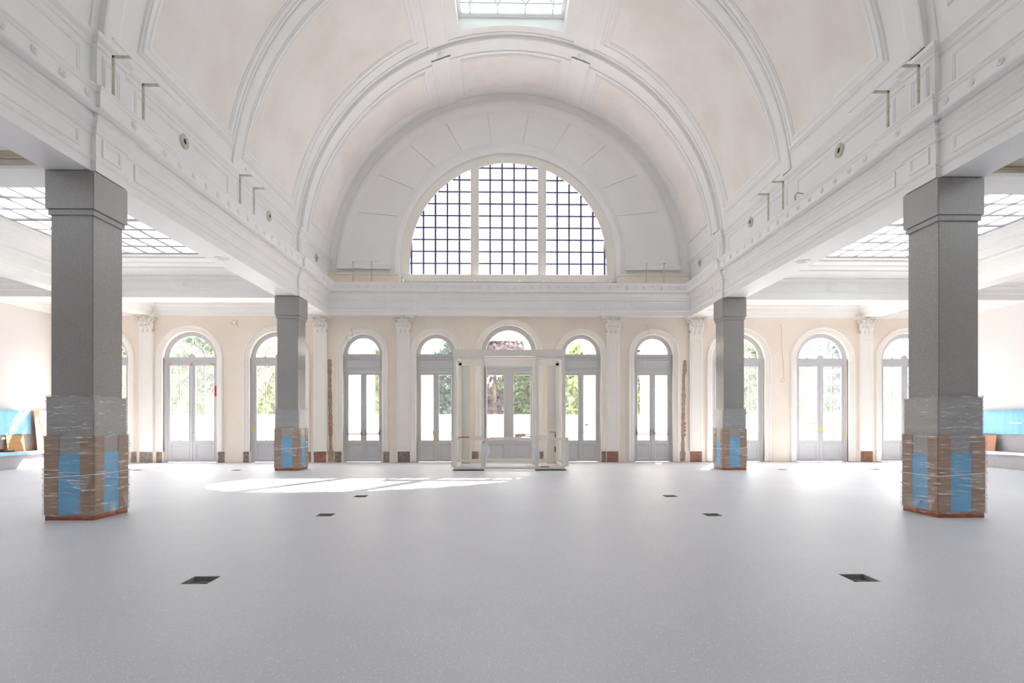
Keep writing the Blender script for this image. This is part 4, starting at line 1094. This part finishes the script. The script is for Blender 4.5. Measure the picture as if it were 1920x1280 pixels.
for x, l in ((-1.35, 'left'), (1.75, 'right')):
    e = empty('railing_gate', (x, 35.9, 0), f'grey barred gate panel in front of the garden wall, the {l} one', 'gate', None, 'barred gate panels')
    for k in range(4): MB().box(-.45+k*.26, -.33+k*.26, -.02, .02, 0, 1.15).build('bar', M['grey'], e)
    MB().box(-.5, .5, -.03, .0, 1.05, 1.1).build('top_bar', M['grey'], e)
van = empty('parked_van', (21.5, 33, 0), 'white van parked outside the second arched window from the right', 'van')
MB().plate([(-2.4, .35), (2.2, .35), (2.3, 1.0), (1.5, 1.2), (.9, 1.9), (-2.4, 1.95)], [], -.9, .9).build('body', M['ext_white'], van)
MB().plate([(-1.9, 1.2), (.95, 1.2), (.7, 1.7), (-1.9, 1.72)], [], -.92, -.9).build('side_window', M['grey'], van)
for x in (-1.6, 1.3): MB().tube([(x, -.92, .33), (x, -.7, .33)], .33, 16).build('wheel', M['black'], van)
def tree(x, y, hgt, rad, m, label, nl=7000, conic=False):
    e = empty('tree', (x, y, 0), label, 'tree', None, 'trees beyond the terrace')
    MB().tube([(0, 0, -.05), (.05, 0, hgt*.45), (-.05, .1, hgt*.8)], .2, 8, rs=[.22, .16, .06]).build('trunk', M['bark'], e)
    blobs = []
    for k in range(16):
        t = random.random(); z = hgt*(.16+.76*t)
        rr = rad*(1-t*.8 if conic else math.sin(PI*(.2+.7*t)))
        a = random.uniform(0, 2*PI); d = rr*random.uniform(.1, .75)
        blobs.append((d*math.cos(a), d*math.sin(a), z, rad*random.uniform(.3, .5)*(1-.5*t if conic else 1)))
    vs = []; fs = []
    for k in range(nl):
        bx, by, bz, br = random.choice(blobs); u = random.uniform(-1, 1); a = random.uniform(0, 2*PI); q = math.sqrt(1-u*u); rr = br*random.uniform(.75, 1.05)
        c = Vector((bx+rr*q*math.cos(a), by+rr*q*math.sin(a), max(bz+rr*u, .3)))
        n1 = Vector((random.gauss(0, 1), random.gauss(0, 1), random.gauss(0, 1))).normalized(); n2 = n1.cross(Vector((random.gauss(0, 1), random.gauss(0, 1), random.gauss(0, 1)))).normalized()
        sz = random.uniform(.13, .27); o_ = len(vs)
        vs += [c-n1*sz, c-n2*sz*.5, c+n1*sz, c+n2*sz*.5]; fs.append((o_, o_+1, o_+2, o_+3))
    MB().add(vs, fs).build('foliage', M[m], e, fix=False)
T = [(-24, 42, 9, 3.6, 'leaf_g', 'broad green tree outside the far left windows'), (-18.5, 39, 8, 3.4, 'leaf_y', 'yellow-green tree outside the second window from the left'),
     (-13, 41, 10, 3.6, 'leaf_y', 'yellow-green tree outside the window behind the far left column'), (-8.5, 40, 9, 2.6, 'leaf_y', 'slim bright tree seen through the leftmost door'),
     (-4.3, 42, 11, 3.2, 'leaf_b', 'dark blue-green conifer seen through the door left of the lobby'), (-1.0, 45, 11, 3.2, 'leaf_p', 'copper-leaved tree seen through the left leaf of the middle door'),
     (2.4, 46, 6.8, 3.0, 'leaf_g', 'pale tree seen through the right leaf of the middle door'), (5.6, 41, 8.2, 2.6, 'leaf_y', 'light green tree seen through the door right of the lobby'),
     (10.5, 41, 9, 3.0, 'leaf_y', 'bright tree seen through the rightmost door'), (15.5, 42, 9, 3.5, 'leaf_g', 'green tree outside the window behind the far right column'),
     (21, 43, 9, 3.4, 'leaf_g', 'green tree behind the parked van'), (27, 42, 9, 3.8, 'leaf_b', 'darker tree outside the far right window'), (-30, 42, 9, 3.6, 'leaf_y', 'light tree outside the leftmost window')]
for a in T: tree(*a)

vs, fs = [], []
for k in range(16000):
    x = random.uniform(-48, 48); h_ = 5.2+1.1*math.sin(x*.35)+.7*math.sin(x*.9+1); z = random.uniform(.2, h_)
    c = Vector((x, 48.5+random.uniform(-.8, .8), z)); n1 = Vector((random.gauss(0, 1), random.gauss(0, .4), random.gauss(0, 1))).normalized(); n2 = n1.cross(Vector((0, 1, .2))).normalized()
    sz = random.uniform(.2, .38); o_ = len(vs); vs += [c-n1*sz, c-n2*sz*.6, c+n1*sz, c+n2*sz*.6]; fs.append((o_, o_+1, o_+2, o_+3))
h = MB().add(vs, fs).build('hedge', M['leaf_g'], None, fix=False); tag(h, 'long tall green hedge closing the garden behind the trees', 'hedge')
